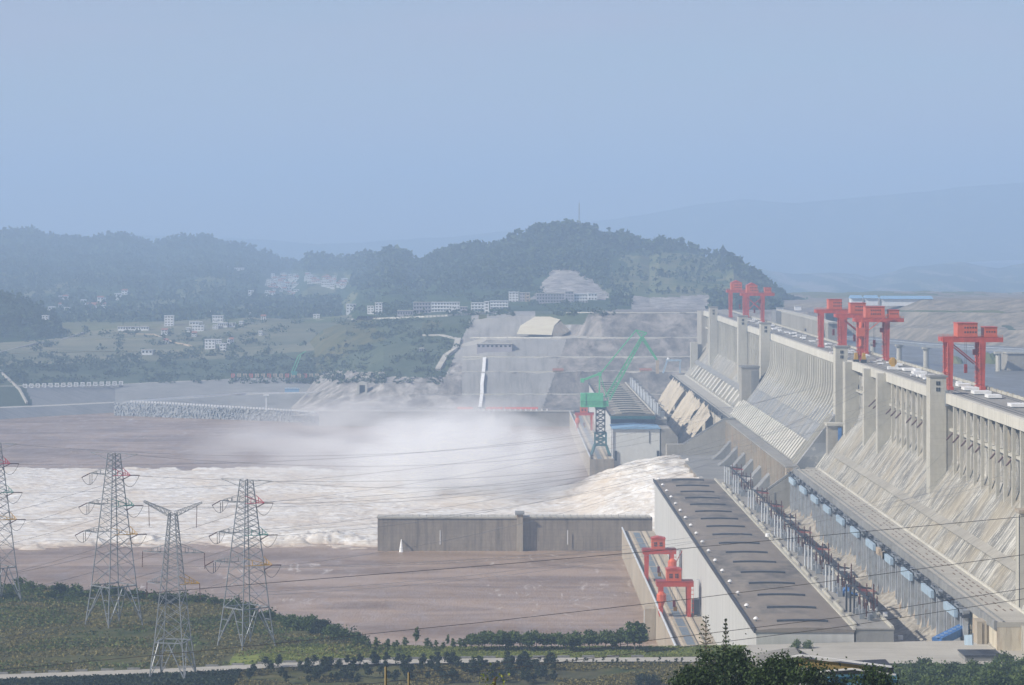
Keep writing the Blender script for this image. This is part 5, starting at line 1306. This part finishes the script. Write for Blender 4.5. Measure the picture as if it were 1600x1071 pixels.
for px, py, lb in ((1103, 963, 'bare branched young tree with few leaves before the crane platform'), (1134, 968, 'slim dark leader tree against the pale powerhouse wall')):
    Y = 275; x = (px - VX) * Y / K; z = zg(x, Y); top = CH - (py - VY) * Y / K; h = top - z
    t = thing('leader_tree', lb, 'tree', (x, Y, z)); g = MB(); g.cone((0, 0, 0), (0, 0, h), .13, .03, 6); C = []
    for q in range(9):
        zz = h - .3 - q * .42
        for a in range(4):
            an = a * 1.57 + q * .7; L = (.25 + .1 * q) * (1 if px == 1103 else .45); e = Vector((math.cos(an) * L, math.sin(an) * L * .6, zz + .28)); g.cone((0, 0, zz), e, .03, .015, 4)
            for w_ in range(5 if px == 1103 else 9): C.append(Vector((0, 0, zz)).lerp(e, .45 + .6 * nr.rand()) + Vector(nr.normal(size=3) * .05))
    g.build('trunk', M['bark'], t); soup_mesh('crown', quads(np.array([tuple(c) for c in C]), .17), 4, M['leaf_near'], parent=t)
for px, py, w_, lb in ((602, 1042, .11, 'left and taller of two bare wooden posts at the bottom edge'), (638, 1051, .105, 'right and shorter of two bare wooden posts at the bottom edge')):
    Y = 120; x = (px - VX) * Y / K; z = zg(x, Y); top = CH - (py - VY) * Y / K; t = thing('wooden_post', lb, 'post', (x, Y, z))
    g = MB().cone((0, 0, -.3), (.02, 0, top - z), w_ / 2 * 1.1, w_ / 2, 8); g.build('post_shaft', M['bamboo'], t); MB().cone((.02, 0, top - z), (.02, 0, top - z + .03), w_ / 2 * .9, w_ / 2 * .5, 8).build('post_tip', M['dark'], t)
# -- shed in the foreground
Y = 262; t = thing('shed', 'white and blue shed with a white edged roof among the foreground trees', 'shed')
zz = zg(34, Y); a = PY(1190, 1034, Y); b = PY(1252, 1023, Y); c = PY(1392, 1041, Y); d = PY(1288, 1046, Y)
def poly(pts, y0, y1, nm, m, par=t): MB().ext_y(pts, y0, y1).build(nm, m, par)
poly([(a.x, zz), (d.x, zz), (d.x, d.z), (b.x, b.z - .15), (a.x, a.z - .1)], Y, Y + 6, 'gable_wall', M['conc_dark'])
poly([(a.x + 1.2, zz), (PY(1262, 1040, Y).x, zz), (PY(1262, 1040, Y).x, PY(1262, 1040, Y).z), (a.x + 1.2, PY(1230, 1044, Y).z)], Y - .12, Y - .02, 'white_panel', M['white'])
MB().bar((a.x, Y - .2, zz), (a.x, Y - .2, a.z), .3).build('corner_post', M['white'], t)
poly([(d.x + .02, zz), (c.x + .5, zz), (c.x + .5, d.z - .45), (d.x + .02, d.z - .45)], Y - .5, Y + 5.5, 'side_wall', paint('shed_blue', (0.10, 0.24, 0.34), .6))
MB().bar((a.x - .2, Y - .4, a.z), (b.x, Y - .4, b.z), .22, .16).build('verge', M['white'], t); MB().bar((b.x, Y - .4, b.z), (c.x, Y - .4, c.z), .22, .16).build('verge', M['white'], t)
MB().bar((d.x - .5, Y - 1, d.z - .05), (PY(1330, 1043, Y).x, Y - 1, PY(1330, 1043, Y).z), .2, .14).build('verge', M['white'], t); MB().bar((PY(1330, 1043, Y).x, Y - 1, PY(1330, 1043, Y).z), (c.x + .3, Y - 1, PY(1330, 1052, Y).z), .2, .14).build('verge', M['white'], t)
poly([(b.x + .1, b.z - .35), (c.x, c.z - .25), (c.x, c.z - .9), (d.x, d.z + .05), (b.x - 1.5, d.z + .3)], Y - .2, Y - .05, 'roof_slope', paint('ochre_sheet', (0.34, 0.25, 0.10), .8))
poly([(d.x, d.z - .1), (c.x + .2, d.z + .2), (c.x + .2, d.z - .44), (d.x, d.z - .44)], Y - .45, Y + 5, 'eave_gap', M['dark'])
# ================================================================== forest on the far hills
def forest(name, P, n, mats, cond, size, label):
    nu, nv = P.shape[:2]; i = nr.randint(0, nu - 1, n * 3); j = nr.randint(0, nv - 1, n * 3); a = nr.rand(n * 3)[:, None]; b = nr.rand(n * 3)[:, None]
    Q = P[i, j] * (1 - a) * (1 - b) + P[i + 1, j] * a * (1 - b) + P[i, j + 1] * (1 - a) * b + P[i + 1, j + 1] * a * b
    k = cond(Q, i / nu, j / nv); Q = Q[k][:n]; m = len(Q); h = size * (.6 + .9 * nr.rand(m))
    C = np.repeat(Q, 11, 0); hh = np.repeat(h, 11); d = nr.normal(size=C.shape) * .32; d[:, 2] = .15 + .9 * nr.rand(len(C)); d[:, :2] *= (1.15 - d[:, 2:3] * .8)
    C = C + d * hh[:, None]; return tag(soup_mesh(name, quads(C, hh * .55), 4, M[mats]), label, 'forest', None, 'stuff')
def fc(Q, u, v):
    px = VX + Q[:, 0] * K / Q[:, 1]; py = VY + (CH - Q[:, 2]) * K / Q[:, 1]
    ok = fbm(Q[:, 0] / 90, Q[:, 1] / 90, 4) > .36
    ok &= ~((np.abs(px - 885 - (py - 440) * .5) < 14 + (py - 422) * 1.3) & (py > 424) & (py < 475) & (px < 950))
    ok &= ~((py > 454) & (px > 532) & (px < 955)); ok &= ~((py > 424) & (px > 405) & (px < 548) & (np.abs(py - 447) < 22)); ok &= ~((py > 448) & (px < 405) & (nr.rand(len(px)) < .6))
    ok &= ~((px > 985) & (px < 1112) & (py > 462)); ok &= px < 1212 + 10 * nr.rand(len(px)); ok &= ~((np.abs(px - 1060) < 110) & (py > 392) & (py < 465) & (nr.rand(len(px)) < .9))
    return ok
forest('hill_forest', HP, 15000, 'leaf_far', fc, 8.5, 'wooded slopes of the hills across the river')
forest('hill_forest', SP3, 900, 'leaf_far', lambda Q, u, v: Q[:, 2] > 0, 6.5, 'wooded slope of the spur at the left edge')
forest('ridge_trees', HP[:, 56:64], 2600, 'leaf_far', lambda Q, u, v: fbm(Q[:, 0] / 60 + 5, Q[:, 1] / 300, 3) > .42, 15.0, 'taller trees standing along the hill ridges')
# ================================================================== far bank: walls, dikes, roofs, roads
t = thing('quay_wall', 'long pale concrete quay wall across the river', 'wall')
MB().box(-180, 86, 2846, 2853, -3, 15.4).build('wall', M['conc'], t); MB().box(-182, 86, 2845.4, 2854, 15.4, 16.1).build('coping', M['conc_pale'], t)
MB().box(.5, 3, 2840, 2846, -3, 14).build('pier', M['conc_pale'], t)
g = MB()
for x in np.arange(-20, 60, 5.5): g.box(x, x + 1.6, 2845.5, 2846.4, 16.1, 18.4)
g.build('parapet_block', M['white'], t)['kind'] = 'stuff'
for i, (a, b, m, lb) in enumerate(((715, 738, 'orange', 'orange sheet roofed shed on the far quay, left of the red ones'), (760, 785, 'red_roof', 'shorter red roofed shed on the far quay'), (788, 840, 'red_roof', 'long red roofed shed on the far quay'), (1000, 1018, 'tile', 'red brown site hut row on the terrace behind the far powerhouse'), (864, 880, 'tile', 'small red hut left of the green crane lever on the terrace'))):
    Y = 2880 if i < 3 else 2956; p = PY(a, 644 if i < 3 else 583, Y); q = PY(b, 644, Y); t = thing('site_hut', lb, 'hut')
    MB().box(p.x, q.x, Y, Y + 6, p.z - 1, p.z + 2.8).build('wall', M['white'] if i < 3 else M['tan_box'], t)
    MB().add([(p.x - .5, Y - 1, p.z + 2.5), (q.x + .5, Y - 1, p.z + 2.5), (q.x + .5, Y + 3, p.z + 5), (p.x - .5, Y + 3, p.z + 5), (p.x - .5, Y + 7, p.z + 2.6), (q.x + .5, Y + 7, p.z + 2.6)], [(0, 1, 2, 3), (3, 2, 5, 4), (0, 3, 4), (1, 5, 2)]).build('roof', M[m], t)
# rubble dike closing the lagoon
n_ = 200; u = np.linspace(0, 1, n_); D = []
tx = np.interp(u, [0, 1], [178, 492]); ty = np.interp(u, [0, .25, 1], [628, 631, 645]); Yt = np.interp(u, [0, 1], [3035, 2900]); by = np.interp(u, [0, 1], [652, 663]); 
for (py, dy) in ((None, 0), (ty, 0), (ty - .8, 5), (ty + 6, 40)):
    if py is None: Yb = K * (CH + 1.5) / (by - VY); D.append(np.stack([(tx - VX) * Yb / K, Yb, u * 0 - 1.5], 1))
    else: Yq = Yt + dy; D.append(np.stack([(tx - VX) * Yq / K, Yq, CH - (py - VY) * Yq / K], 1))
rows = []
for k in range(3):
    for s in np.linspace(0, 1, (12, 2, 5)[k], endpoint=False): rows.append(D[k] * (1 - s) + D[k + 1] * s)
rows.append(D[3]); P_ = np.stack(rows, 1); P_[:, 1:12, 2] += (nr.rand(n_, 11) - .5) * 2.0; P_[:, 1:12, 1] += (nr.rand(n_, 11) - .5) * 3
tag(grid_mesh('rubble_dike', P_, rock('rubble', (0.17, 0.18, 0.19), (0.27, 0.28, 0.28), (0.38, 0.38, 0.37), .25), smooth=False), 'sloping rubble dike enclosing the lagoon', None, None, 'structure')
bl = None
for i in range(62):
    s = i / 61; px = 205 + s * 285; py = np.interp((px - 178) / 314, [0, .25, 1], [628, 631, 645]); Y = np.interp((px - 178) / 314, [0, 1], [3036, 2901]); p = PY(px, py, Y)
    if bl is None: bl = thing('guard_block', 'white guard block in the dotted line on the rubble dike', 'guard block', tuple(p), 0, 'white guard blocks on the dike'); MB().box(-1.1, 1.1, -.8, .8, 0, 2.0).build('block', M['white'], bl)
    else: dup(bl, tuple(p), 0, 'white guard block in the dotted line on the rubble dike')
# slogan boards: square frames on the embankment
def board(px, py, w_px, Y, lb, gp, m):
    p = PY(px, py, Y); w_ = w_px * Y / K; t = thing('embankment_board', lb, 'board', tuple(p), 0, gp)
    MB().box(-w_ / 2, w_ / 2, 0, .6, -2, w_).build('panel', M['conc_dark'], t); g = MB()
    g.box(-w_ / 2, w_ / 2, -.3, 0, w_ - .9, w_); g.box(-w_ / 2, w_ / 2, -.3, 0, 0, .9); g.box(-w_ / 2, -w_ / 2 + .9, -.3, 0, .9, w_ - .9); g.box(w_ / 2 - .9, w_ / 2, -.3, 0, .9, w_ - .9)
    g.box(-w_ * .22, w_ * .22, -.25, 0, w_ * .45, w_ * .6); g.build('frame', M[m], t); return t
for i in range(16):
    px = 39 + i * 10.0; py = 606.5 - i * .28; board(px, py, 6.4, (surfY(px, 604) or 3060) - 2, 'pale square board in the row along the left embankment', 'pale square boards along the left embankment', 'white')
for i in range(15):
    px = 364 + i * 9.4; py = 590; board(px, py, 5.8, (surfY(px, 591) or 3200) - 6, 'reddish framed square board in the farther embankment row', 'reddish square boards along the farther embankment', 'tan_box' if i % 3 else 'red_roof')
# ribbons laid on the ground: roads, drains, walls
def ribbon(name, pts, wpx, mat, label, h=1.2, cat=None, kind='structure', off=3.0):
    g = MB(); V = []
    for (px, py) in pts: Y = surfY(px, py) - off; V.append(PY(px, py, Y))
    for a, b in zip(V[:-1], V[1:]): g.bar(a, b, wpx * a.y / K, h)
    o = g.build(name, mat); tag(o, label, cat, None, kind); return o
def dens(pts, n=8):
    out = []
    for a, b in zip(pts[:-1], pts[1:]):
        for k in range(n): out.append((a[0] + (b[0] - a[0]) * k / n, a[1] + (b[1] - a[1]) * k / n))
    return out + [pts[-1]]
ribbon('valley_road', dens([(-20, 557), (0, 552), (60, 537), (95, 533), (130, 521)]), 2.2, M['road'], 'pale road climbing to the valley village', 3.5)
ribbon('valley_road', dens([(-5, 576), (12, 592), (30, 608), (42, 630)]), 3.0, M['road'], 'pale ramp road at the left embankment', 2.5)
ribbon('valley_road', dens([(182, 522), (240, 523), (270, 535), (300, 541)]), 2, M['tan_box'], 'brown farm track in the fields', 2.0)
ribbon('field', dens([(-20, 554), (60, 552), (215, 549)]), 5, M['field_strip'], 'pale stubble field strip by the embankment', 2)
ribbon('field', dens([(40, 533), (180, 530), (300, 529)]), 3, M['field_strip'], 'pale stubble field strip in the valley', 2)
ribbon('bench_road', dens([(716, 530), (712, 545), (697, 556), (684, 578)]), 9, M['road'], 'pale haul road ramp down the grassed cut', 3)
ribbon('bench_road', dens([(660, 524), (690, 524), (716, 530)]), 5, M['road'], 'pale haul road bend above the ramp', 2)
for lb, pts in (('long white kerbed wall along the road below the hill houses', [(445, 503), (560, 500), (640, 497), (700, 494), (780, 489)]), ('short white wall above the valley houses', [(452, 477), (500, 477)]), ('white wall left of the long road wall', [(330, 513), (396, 506)])):
    t = thing('road_wall', lb, 'wall'); g = MB(); V = [PY(px, py, surfY(px, py) - 4) for px, py in dens(pts, 10)]
    for k, (a, b) in enumerate(zip(V[:-1], V[1:])): g.bar(a, b, 1.0, 3.4)
    g.build('wall_run', M['conc_beam'], t); g = MB()
    for a in V[::1]: g.cbox((a.x, a.y - .6, a.z - 2), 1.2, .6, 3.6)
    g.build('wall_pier', M['conc_dark'], t)
t = thing('drain_stairway', 'straight white stairway running down the terraced cut', 'stairway')
V = [PY(px, py, surfY(px, py) - 2.5) for px, py in dens([(757, 559.5), (755.5, 581), (753, 600), (753, 616), (750, 637)], 4)]
g = MB()
for a, b in zip(V[:-1], V[1:]): g.bar(a, b, 3.6, 1.6)
g.build('stair_run', M['white'], t)
for a_, b_, lb in ((720, 1085, 'upper'), (700, 905, 'lower')):
    pass
# portal arch in the rock, and the pale tunnel-like tarpaulin shed on the plateau
Y = surfY(566, 612) - 3; p = PY(566, 615, Y); t = thing('tunnel_portal', 'small concrete arch portal at the foot of the rock', 'portal', tuple(p))
MB().box(-5.5, -3, -2, 4, -1, 9).build('pillar', M['conc_pale'], t); MB().box(3, 5.5, -2, 4, -1, 9).build('pillar', M['conc_pale'], t); MB().ext_y([(-5.5, 9.02), (5.5, 9.02), (4, 12), (0, 13.2), (-4, 12)], -2, 4).build('arch', M['conc_pale'], t); MB().box(-2.95, 2.95, 1, 4, -1, 9).build('opening', M['dark'], t)
Y0 = 3055; a, b, c_, d = PY(808, 522, Y0), PY(862, 524, Y0), PY(880, 495, Y0 + 45), PY(836, 495, Y0 + 45)
a2, b2 = PY(813, 509, Y0 + 8), PY(866, 509, Y0 + 8)
t = thing('shell_shed', 'large pale yellow folded concrete roof slab on the excavated plateau', 'shed')
MB().add([a, b, b2, a2, c_, d, b + Vector((0, 30, 0)), a + Vector((0, 30, 0))], [(0, 1, 2, 3), (3, 2, 4, 5), (1, 6, 4, 2), (0, 3, 5, 7)]).build('slab', concrete('pale_slab', (0.66, 0.60, 0.46), dark=.85, amt=.3), t)
e = PY(890, 518, Y0 + 10); f = PY(872, 528, Y0 + 2); MB().add([b + Vector((0, .5, 0)), f, e, c_ + Vector((2, 0, -2)), b2 + Vector((.5, .5, 0)), b + Vector((1, 12, -3))], [(0, 1, 2, 4), (4, 2, 3), (1, 0, 5), (1, 5, 2)]).build('end_wall', M['conc_tan'], t)
# second green crane and pale blue shed by the lagoon
t = thing('distant_crane', 'faint green crane on the far embankment by the lagoon', 'crane'); Y = 3150; g = MB(); g.bar(PY(455, 583, Y), PY(466, 556, Y), .9); g.bar(PY(459, 583, Y), PY(470, 556, Y), .8); g.bar(PY(466, 556, Y), PY(478, 549, Y), .8); g.build('jib', M['green'], t); MB().cbox(PY(460, 586, Y), 6, 5, 4).build('machine_house', M['arm_teal'], t)
t = thing('blue_shed', 'long pale blue shed beside the lagoon wall', 'shed'); Y = 3080; p, q = PY(445, 613, Y), PY(467, 613, Y); MB().box(p.x, q.x, Y, Y + 8, p.z, p.z + 3.6).build('wall', M['blue_roof'], t); MB().box(p.x - .5, q.x + .5, Y - .5, Y + 9, p.z + 3.62, p.z + 4.4).build('roof', M['blue_pale'], t)
t = thing('lagoon_post', 'pale post standing in the lagoon', 'post'); p = PY(416, 640, 2990); MB().box(p.x - .8, p.x + .8, 2989, 2991, p.z, p.z + 15).build('shaft', M['white'], t); MB().box(p.x - 3, p.x + 3, 2988, 2992, p.z + 15.05, p.z + 16.2).build('head', M['white'], t)
t = thing('service_bridge', 'thin white footbridge across the lagoon mouth', 'bridge'); g = MB()
for a, b in (((200, 628), (300, 620)), ((300, 620), (385, 615)), ((385, 615), (560, 612))): g.bar(PY(*a, 3040), PY(*b, 3060), 1.6, 1.1)
g.build('deck', M['white'], t); MB().bar(PY(200, 629.5, 3041), PY(385, 616.5, 3059), .8).build('girder', M['steel_pale'], t)
# ---- houses
def house(lb, x0, x1, y0, y1, st=3, bays=4, mat='house', roof=None, cat='house', group=None, dpt=10, Y=None):
    xm = (x0 + x1) / 2; Y = (Y or surfY(xm, y1)) - 5; p, q = PY(x0, y1, Y), PY(x1, y0, Y); W_ = q.x - p.x; H_ = q.z - p.z
    t = thing('hillside_house', lb, cat, (p.x, Y, p.z), 0, group)
    MB().box(0, W_, 0, dpt, -8, H_).build('wall', M[mat], t)
    if roof == 'tile': MB().add([(-.6, -.8, H_ + .02), (W_ + .6, -.8, H_ + .02), (W_ + .6, dpt + .8, H_ + .02), (-.6, dpt + .8, H_ + .02), (0, dpt / 2, H_ + 2.4), (W_, dpt / 2, H_ + 2.4)], [(0, 1, 5, 4), (2, 3, 4, 5), (0, 4, 3), (1, 2, 5), (3, 2, 1, 0)]).build('roof', M['tile'], t)
    else:
        r_ = MB().box(-.5, W_ + .5, -.7, dpt + .5, H_ + .02, H_ + .6); r_.build('roof', M['white'] if mat == 'house' else M['conc_pale'], t)
    fh = H_ / st
    for s in range(st):
        for b in range(bays):
            w_ = W_ / bays; MB().box(b * w_ + w_ * .24, b * w_ + w_ * .76, -.12, .0, s * fh + fh * .34, s * fh + fh * .76).build('window', M['glass_dark'], t)
    g = MB()
    for s in range(1, st): g.box(-.3, W_ + .3, -.7, -.01, s * fh - .25, s * fh + .15)
    if st > 2 and bays > 4: g.build('balcony_slab', M['white'] if mat == 'house' else M['conc_dark'], t)
    return t
HS = [('white three storey house left of the L shaped one', 541, 556, 476, 489, 3, 3, 'house', None), ('white house with a tower wing below the pass', 574, 584, 479, 490, 3, 2, 'house', None), ('taller white wing right of the tower wing house', 586, 597, 474, 490, 4, 2, 'house', None),
      ('long low grey building at the left of the school row', 621, 645, 486, 494, 1, 6, 'house_grey', None), ('mauve grey three storey block in the hill row', 646, 673, 473, 490, 3, 6, 'house_grey', None), ('white banded three storey block in the hill row', 674, 702, 473, 488, 3, 6, 'house', None),
      ('white three storey block at the right of the banded one', 702, 718, 473, 488, 3, 4, 'house', None), ('small pale house right of the banded blocks', 719, 730, 480, 489, 2, 3, 'house_grey', None), ('white block with wide dark balconies', 736, 762, 474, 487, 3, 5, 'house', None),
      ('tall white end tower beside the balcony block', 757, 764, 472, 490, 4, 1, 'house', None), ('white three storey houses joined right of the end tower', 766, 794, 471, 484, 3, 6, 'house', None), ('white four storey corner house left of the long school', 795, 810, 457, 473, 4, 3, 'house', None),
      ('blue grey block behind the corner house', 812, 820, 458, 472, 3, 2, 'house_grey', None), ('cream house with blank side left of the long school', 821, 828, 458, 472, 3, 1, 'tan_box', None), ('long grey three storey school block', 838, 882, 459, 474, 3, 10, 'house_grey', None),
      ('middle wing of the long school under the scree', 883, 896, 456, 474, 4, 3, 'house_grey', None), ('right wing of the long school with white bands', 897, 918, 460, 474, 3, 5, 'house', None), ('bright white two storey house at the right end of the school', 919, 933, 459, 470, 2, 3, 'house', None),
      ('tiny white roof right of the school', 936, 944, 459, 462, 1, 2, 'white', None),
      ('white four storey frame house in the valley fields', 257, 271, 494, 510, 4, 3, 'house', None), ('white low house left of the valley cluster', 296, 310, 503, 509, 1, 3, 'house', None), ('white house in the middle of the valley cluster', 300, 318, 509, 517, 2, 4, 'house', None),
      ('tall narrow pale house of the valley cluster', 326, 332, 487, 497, 2, 2, 'house', None), ('jumbled white house under the narrow pale one', 332, 348, 494, 503, 2, 4, 'house', None), ('long white flat building right of the valley cluster', 340, 355, 505, 511, 1, 5, 'house', None),
      ('white two storey house standing alone above the embankment', 320, 336, 531, 545, 3, 3, 'house', None), ('small cream house right of the lone white one', 343, 353, 538, 547, 2, 2, 'house', None), ('tiny white hut at the top right of the cream house', 355, 359, 531, 537, 1, 1, 'house', None),
      ('square cream house left below the hill village', 388, 396, 454, 463, 2, 2, 'house', None), ('white house with terraces high on the left hill', 366, 381, 419, 427, 2, 4, 'house', None), ('tiny white roof left of the high terrace house', 350, 356, 416, 420, 1, 2, 'house', None),
      ('pale house at the far left of the valley', 75, 86, 480, 489, 2, 2, 'house', None), ('pale upper house right of the dark spur', 98, 106, 463, 473, 2, 2, 'house', 'tile'), ('pale lower house right of the dark spur', 100, 108, 481, 491, 2, 2, 'house', None),
      ('low long roof house in the left valley', 136, 165, 475, 479, 1, 6, 'house', 'tile'), ('pale gable house left of the twin houses', 152, 162, 465, 474, 2, 2, 'house', 'tile'), ('left one of the twin valley houses', 179, 189, 459, 468, 2, 3, 'house', None), ('right and higher one of the twin valley houses', 190, 199, 454, 461, 2, 2, 'house', 'tile'),
      ('long white greenhouse row beside the fields', 184, 232, 511, 516, 1, 12, 'white', None), ('white arched shed in the fields', 221, 238, 547, 554, 1, 3, 'white', None), ('tiny white house on top of the central hill', 981, 987, 371, 376, 1, 2, 'white', None),
      ('grey frame hut on the plateau before the pale slab roof', 655, 662, 545, 549, 1, 2, 'house_grey', None), ('low retaining building left of the pale slab roof', 745, 800, 538, 545, 1, 8, 'house_grey', None)]
for a in HS: house(*a)
r5 = random.Random(9)
for i in range(96):
    if i < 52: px = r5.uniform(413, 460); py = 430 + (r5.random() ** .8) * 32; py += abs(px - 437) * .15
    else: px = r5.uniform(474, 540); py = 437 + (px - 474) * .13 + r5.uniform(-5, 8)
    w_ = r5.uniform(4.5, 8.5); h_ = r5.uniform(3.8, 7)
    house('small white village house among others on the hillside', px, px + w_, py - h_, py, 2 if h_ > 4 else 1, 2, 'house', 'tile' if r5.random() < .3 else None, group='small white houses of the hillside village')
# -- scattered trees, hedges and scrub over the far bank
def scatter_px(name, n, f, size, mat, label, y0_=488):
    L = []
    while len(L) < n:
        px = nr.uniform(-20, 1110); py = nr.uniform(y0_, 600)
        if f(px, py, float(fbm(px / 26, py / 7, 4))):
            Y = surfY(px, py)
            if Y < 5000: p = PY(px, py, Y); L.append((p.x, p.y, p.z, size * (.5 + nr.rand())))
    C = np.array([(a, b, c) for a, b, c, d in L]); hh = np.repeat(np.array([d for *_, d in L]), 9); C = np.repeat(C, 9, 0)
    d = nr.normal(size=C.shape) * .5; d[:, 2] = np.abs(d[:, 2]) * 1.1; C = C + d * hh[:, None]
    tag(soup_mesh(name, quads(C, hh * .8), 4, M[mat]), label, 'scrub', None, 'stuff')
scatter_px('foot_scrub', 1100, lambda x, y, n: (x > 530) & (x < 960) & (y > 452) & (y < 494) & (n > .45) & ~((x > 850) & (y < 474)), 3.4, 'leaf_far', 'bushes around the houses at the hill foot', 452)
scatter_px('valley_scrub', 1500, lambda x, y, n: (x < 700) & (n > .56) & (y < 600) & ~((x > 610) & (y > 548)) & ~((y > 490) & (y < 500) & (x > 440)), 3.4, 'leaf_far', 'scattered trees and hedges over the valley fields')
scatter_px('valley_scrub', 1100, lambda x, y, n: (x < 560) & (y > 556) & (n > .42), 3.2, 'leaf_far', 'dark scrub on the embankment slope')
scatter_px('bench_scrub', 700, lambda x, y, n: (x > 560) & (x < 740 - (y - 500) * .5) & (n > .47), 2.6, 'leaf_far', 'green scrub on the grassed part of the cut')
for (x0, x1, yy) in ((722, 1100, 581), (722, 905, 616.4), (722, 1100, 558), (735, 1105, 528), (560, 722, 606), (885, 1105, 489)):
    if yy == 606: continue
    t = thing('bench_wall', 'low pale parapet wall on the %s bench of the cut' % {581: 'third', 616.4: 'lowest', 558: 'fourth', 528: 'upper', 489: 'topmost'}[yy], 'wall')
    g = MB(); V = [PY(x, yy, surfY(x, yy) - 1.5) for x in np.linspace(x0, x1, 14)]
    for a, b in zip(V[:-1], V[1:]): g.bar(a, b, .7, 1.5)
    g.build('wall_run', M['conc_beam'], t)
for i in range(30):
    x, y = [(r5.uniform(60, 130), r5.uniform(466, 500)), (r5.uniform(130, 205), r5.uniform(462, 486)), (r5.uniform(285, 375), r5.uniform(500, 522)), (r5.uniform(220, 420), r5.uniform(520, 548)), (r5.uniform(380, 520), r5.uniform(480, 500))][i % 5]
    w_ = r5.uniform(5, 11); house('small pale farmhouse scattered over the valley floor', x, x + w_, y - r5.uniform(4, 7), y, 2, 2, 'house', 'tile' if r5.random() < .35 else None, group='small pale farmhouses of the valley')
# radio mast
Y = surfY(905, 366); p = PY(905, 368, Y); t = thing('radio_mast', 'thin lattice radio mast on top of the central hill', 'mast', tuple(p)); H_ = 50 * Y / K
g = MB(); lattice(g, (0, 0, -2), (0, 0, H_), 1.7, .5, 14, .28, .42); g.build('mast_frame', M['steel'], t)
MB().bar((0, 0, H_), (0, 0, H_ + 6), .3).build('antenna', M['steel'], t)
# ================================================================== upstream side
t = thing('approach_wall', 'grey concrete approach wall standing in the reservoir behind the far cranes', 'wall')
MB().box(306, 314, 2480, 2925, 70, 118.5).build('wall', M['conc'], t); MB().box(305.5, 314.5, 2478, 2927, 118.5, 120).build('coping', M['conc_pale'], t); MB().box(300, 306, 2880, 2925, 70, 119.2).build('end_block', M['conc_dark'], t)
t = thing('reservoir_bridge', 'long slim pier bridge across the reservoir behind the cranes', 'bridge'); bp = [PY(1240, 521, 2900), PY(1320, 529, 2700), PY(1405, 537, 2532), PY(1447, 541, 2480), PY(1530, 546, 2420), PY(1680, 553, 2360)]
g = MB()
for a, b in zip(bp[:-1], bp[1:]): g.bar(a, b, 5, 2.2)
g.build('deck', M['steel'], t); g = MB()
for a, b in zip(bp[:-1], bp[1:]): g.bar(a + Vector((0, -2, 2)), b + Vector((0, -2, 2)), .3)
g.build('railing', M['steel_pale'], t)
for p in [PY(1300, 527, 2745), PY(1364, 534, 2605), bp[2], bp[3], PY(1560, 548, 2405)]:
    MB().cone((p.x, p.y, 70), (p.x, p.y, p.z - 1.2), 2.6, 2.4, 10).build('pier', M['conc_pale'], t)
    MB().box(p.x - 3.6, p.x + 3.6, p.y - 3, p.y + 3, p.z - 2.8, p.z - 1.15).build('pier_cap', M['conc_pale'], t)
Y = 2420; p, q = PY(1574, 553, Y), PY(1680, 575, Y); t = thing('landing_block', 'wide round edged concrete block in the reservoir at the right edge', 'landing block'); MB().box(p.x, q.x, Y, Y + 40, 60, p.z).build('block', M['conc'], t); MB().box(p.x - 1, q.x, Y - 1, Y + 41, p.z + .02, p.z + 1.2).build('slab', M['conc_pale'], t)
for i, (px, w_) in enumerate(((1555, 34), (1500, 22))):
    p = PZ(px, 569, 79); u_, v_ = np.meshgrid(np.linspace(-1, 1, 30), np.linspace(-1, 1, 20), indexing='ij'); hh = np.maximum(0, 1 - u_ ** 2 - v_ ** 2) ** .6 * (10 - i * 3) * (.7 + .6 * fbm(u_ * 3, v_ * 3, 3)) - 1
    o = grid_mesh('rock_islet', np.stack([p.x + u_ * w_ / 2 * p.y / K, p.y + 25 + v_ * 25, 79 + hh], -1), M['forest_lit']); tag(o, ('dark overgrown islet before the landing block', 'smaller dark islet left of the overgrown one')[i], 'islet')
for i, (a, b, y0_) in enumerate(((1330, 1347, 467), (1352, 1372, 467), (1378, 1457, 468))):
    Y = 3350; p, q = PY(a, y0_, Y), PY(b, y0_ - 4, Y); t = thing('blue_roofed_shed', ('leftmost short blue roofed shed above the far shore', 'middle blue roofed shed above the far shore', 'longest blue roofed shed above the far shore')[i], 'shed')
    MB().box(p.x, q.x, Y, Y + 18, p.z - 8, p.z + .6).build('wall', M['white'], t)
    MB().add([(p.x - 1, Y - 2, p.z + .5), (q.x + 1, Y - 2, p.z + .5), (q.x, Y + 9, q.z + 1), (p.x, Y + 9, q.z + 1), (p.x - 1, Y + 20, p.z + .5), (q.x + 1, Y + 20, p.z + .5)], [(0, 1, 2, 3), (3, 2, 5, 4), (0, 3, 4), (1, 5, 2)]).build('roof', M['blue_roof'], t)
for i, (px, py, lb) in enumerate(((1219, 487, 'white hut on the shore road behind the approach wall'), (1247, 484, 'small white hut near the far end of the shore road'))):
    Y = 3380; p = PY(px, py, Y); t = thing('shore_hut', lb, 'hut', tuple(p)); MB().box(-4, 4, 0, 6, -4, 4).build('wall', M['white'], t); MB().box(-4.5, 4.5, -.6, 6.5, 4.02, 4.6).build('roof', M['conc_pale'], t)
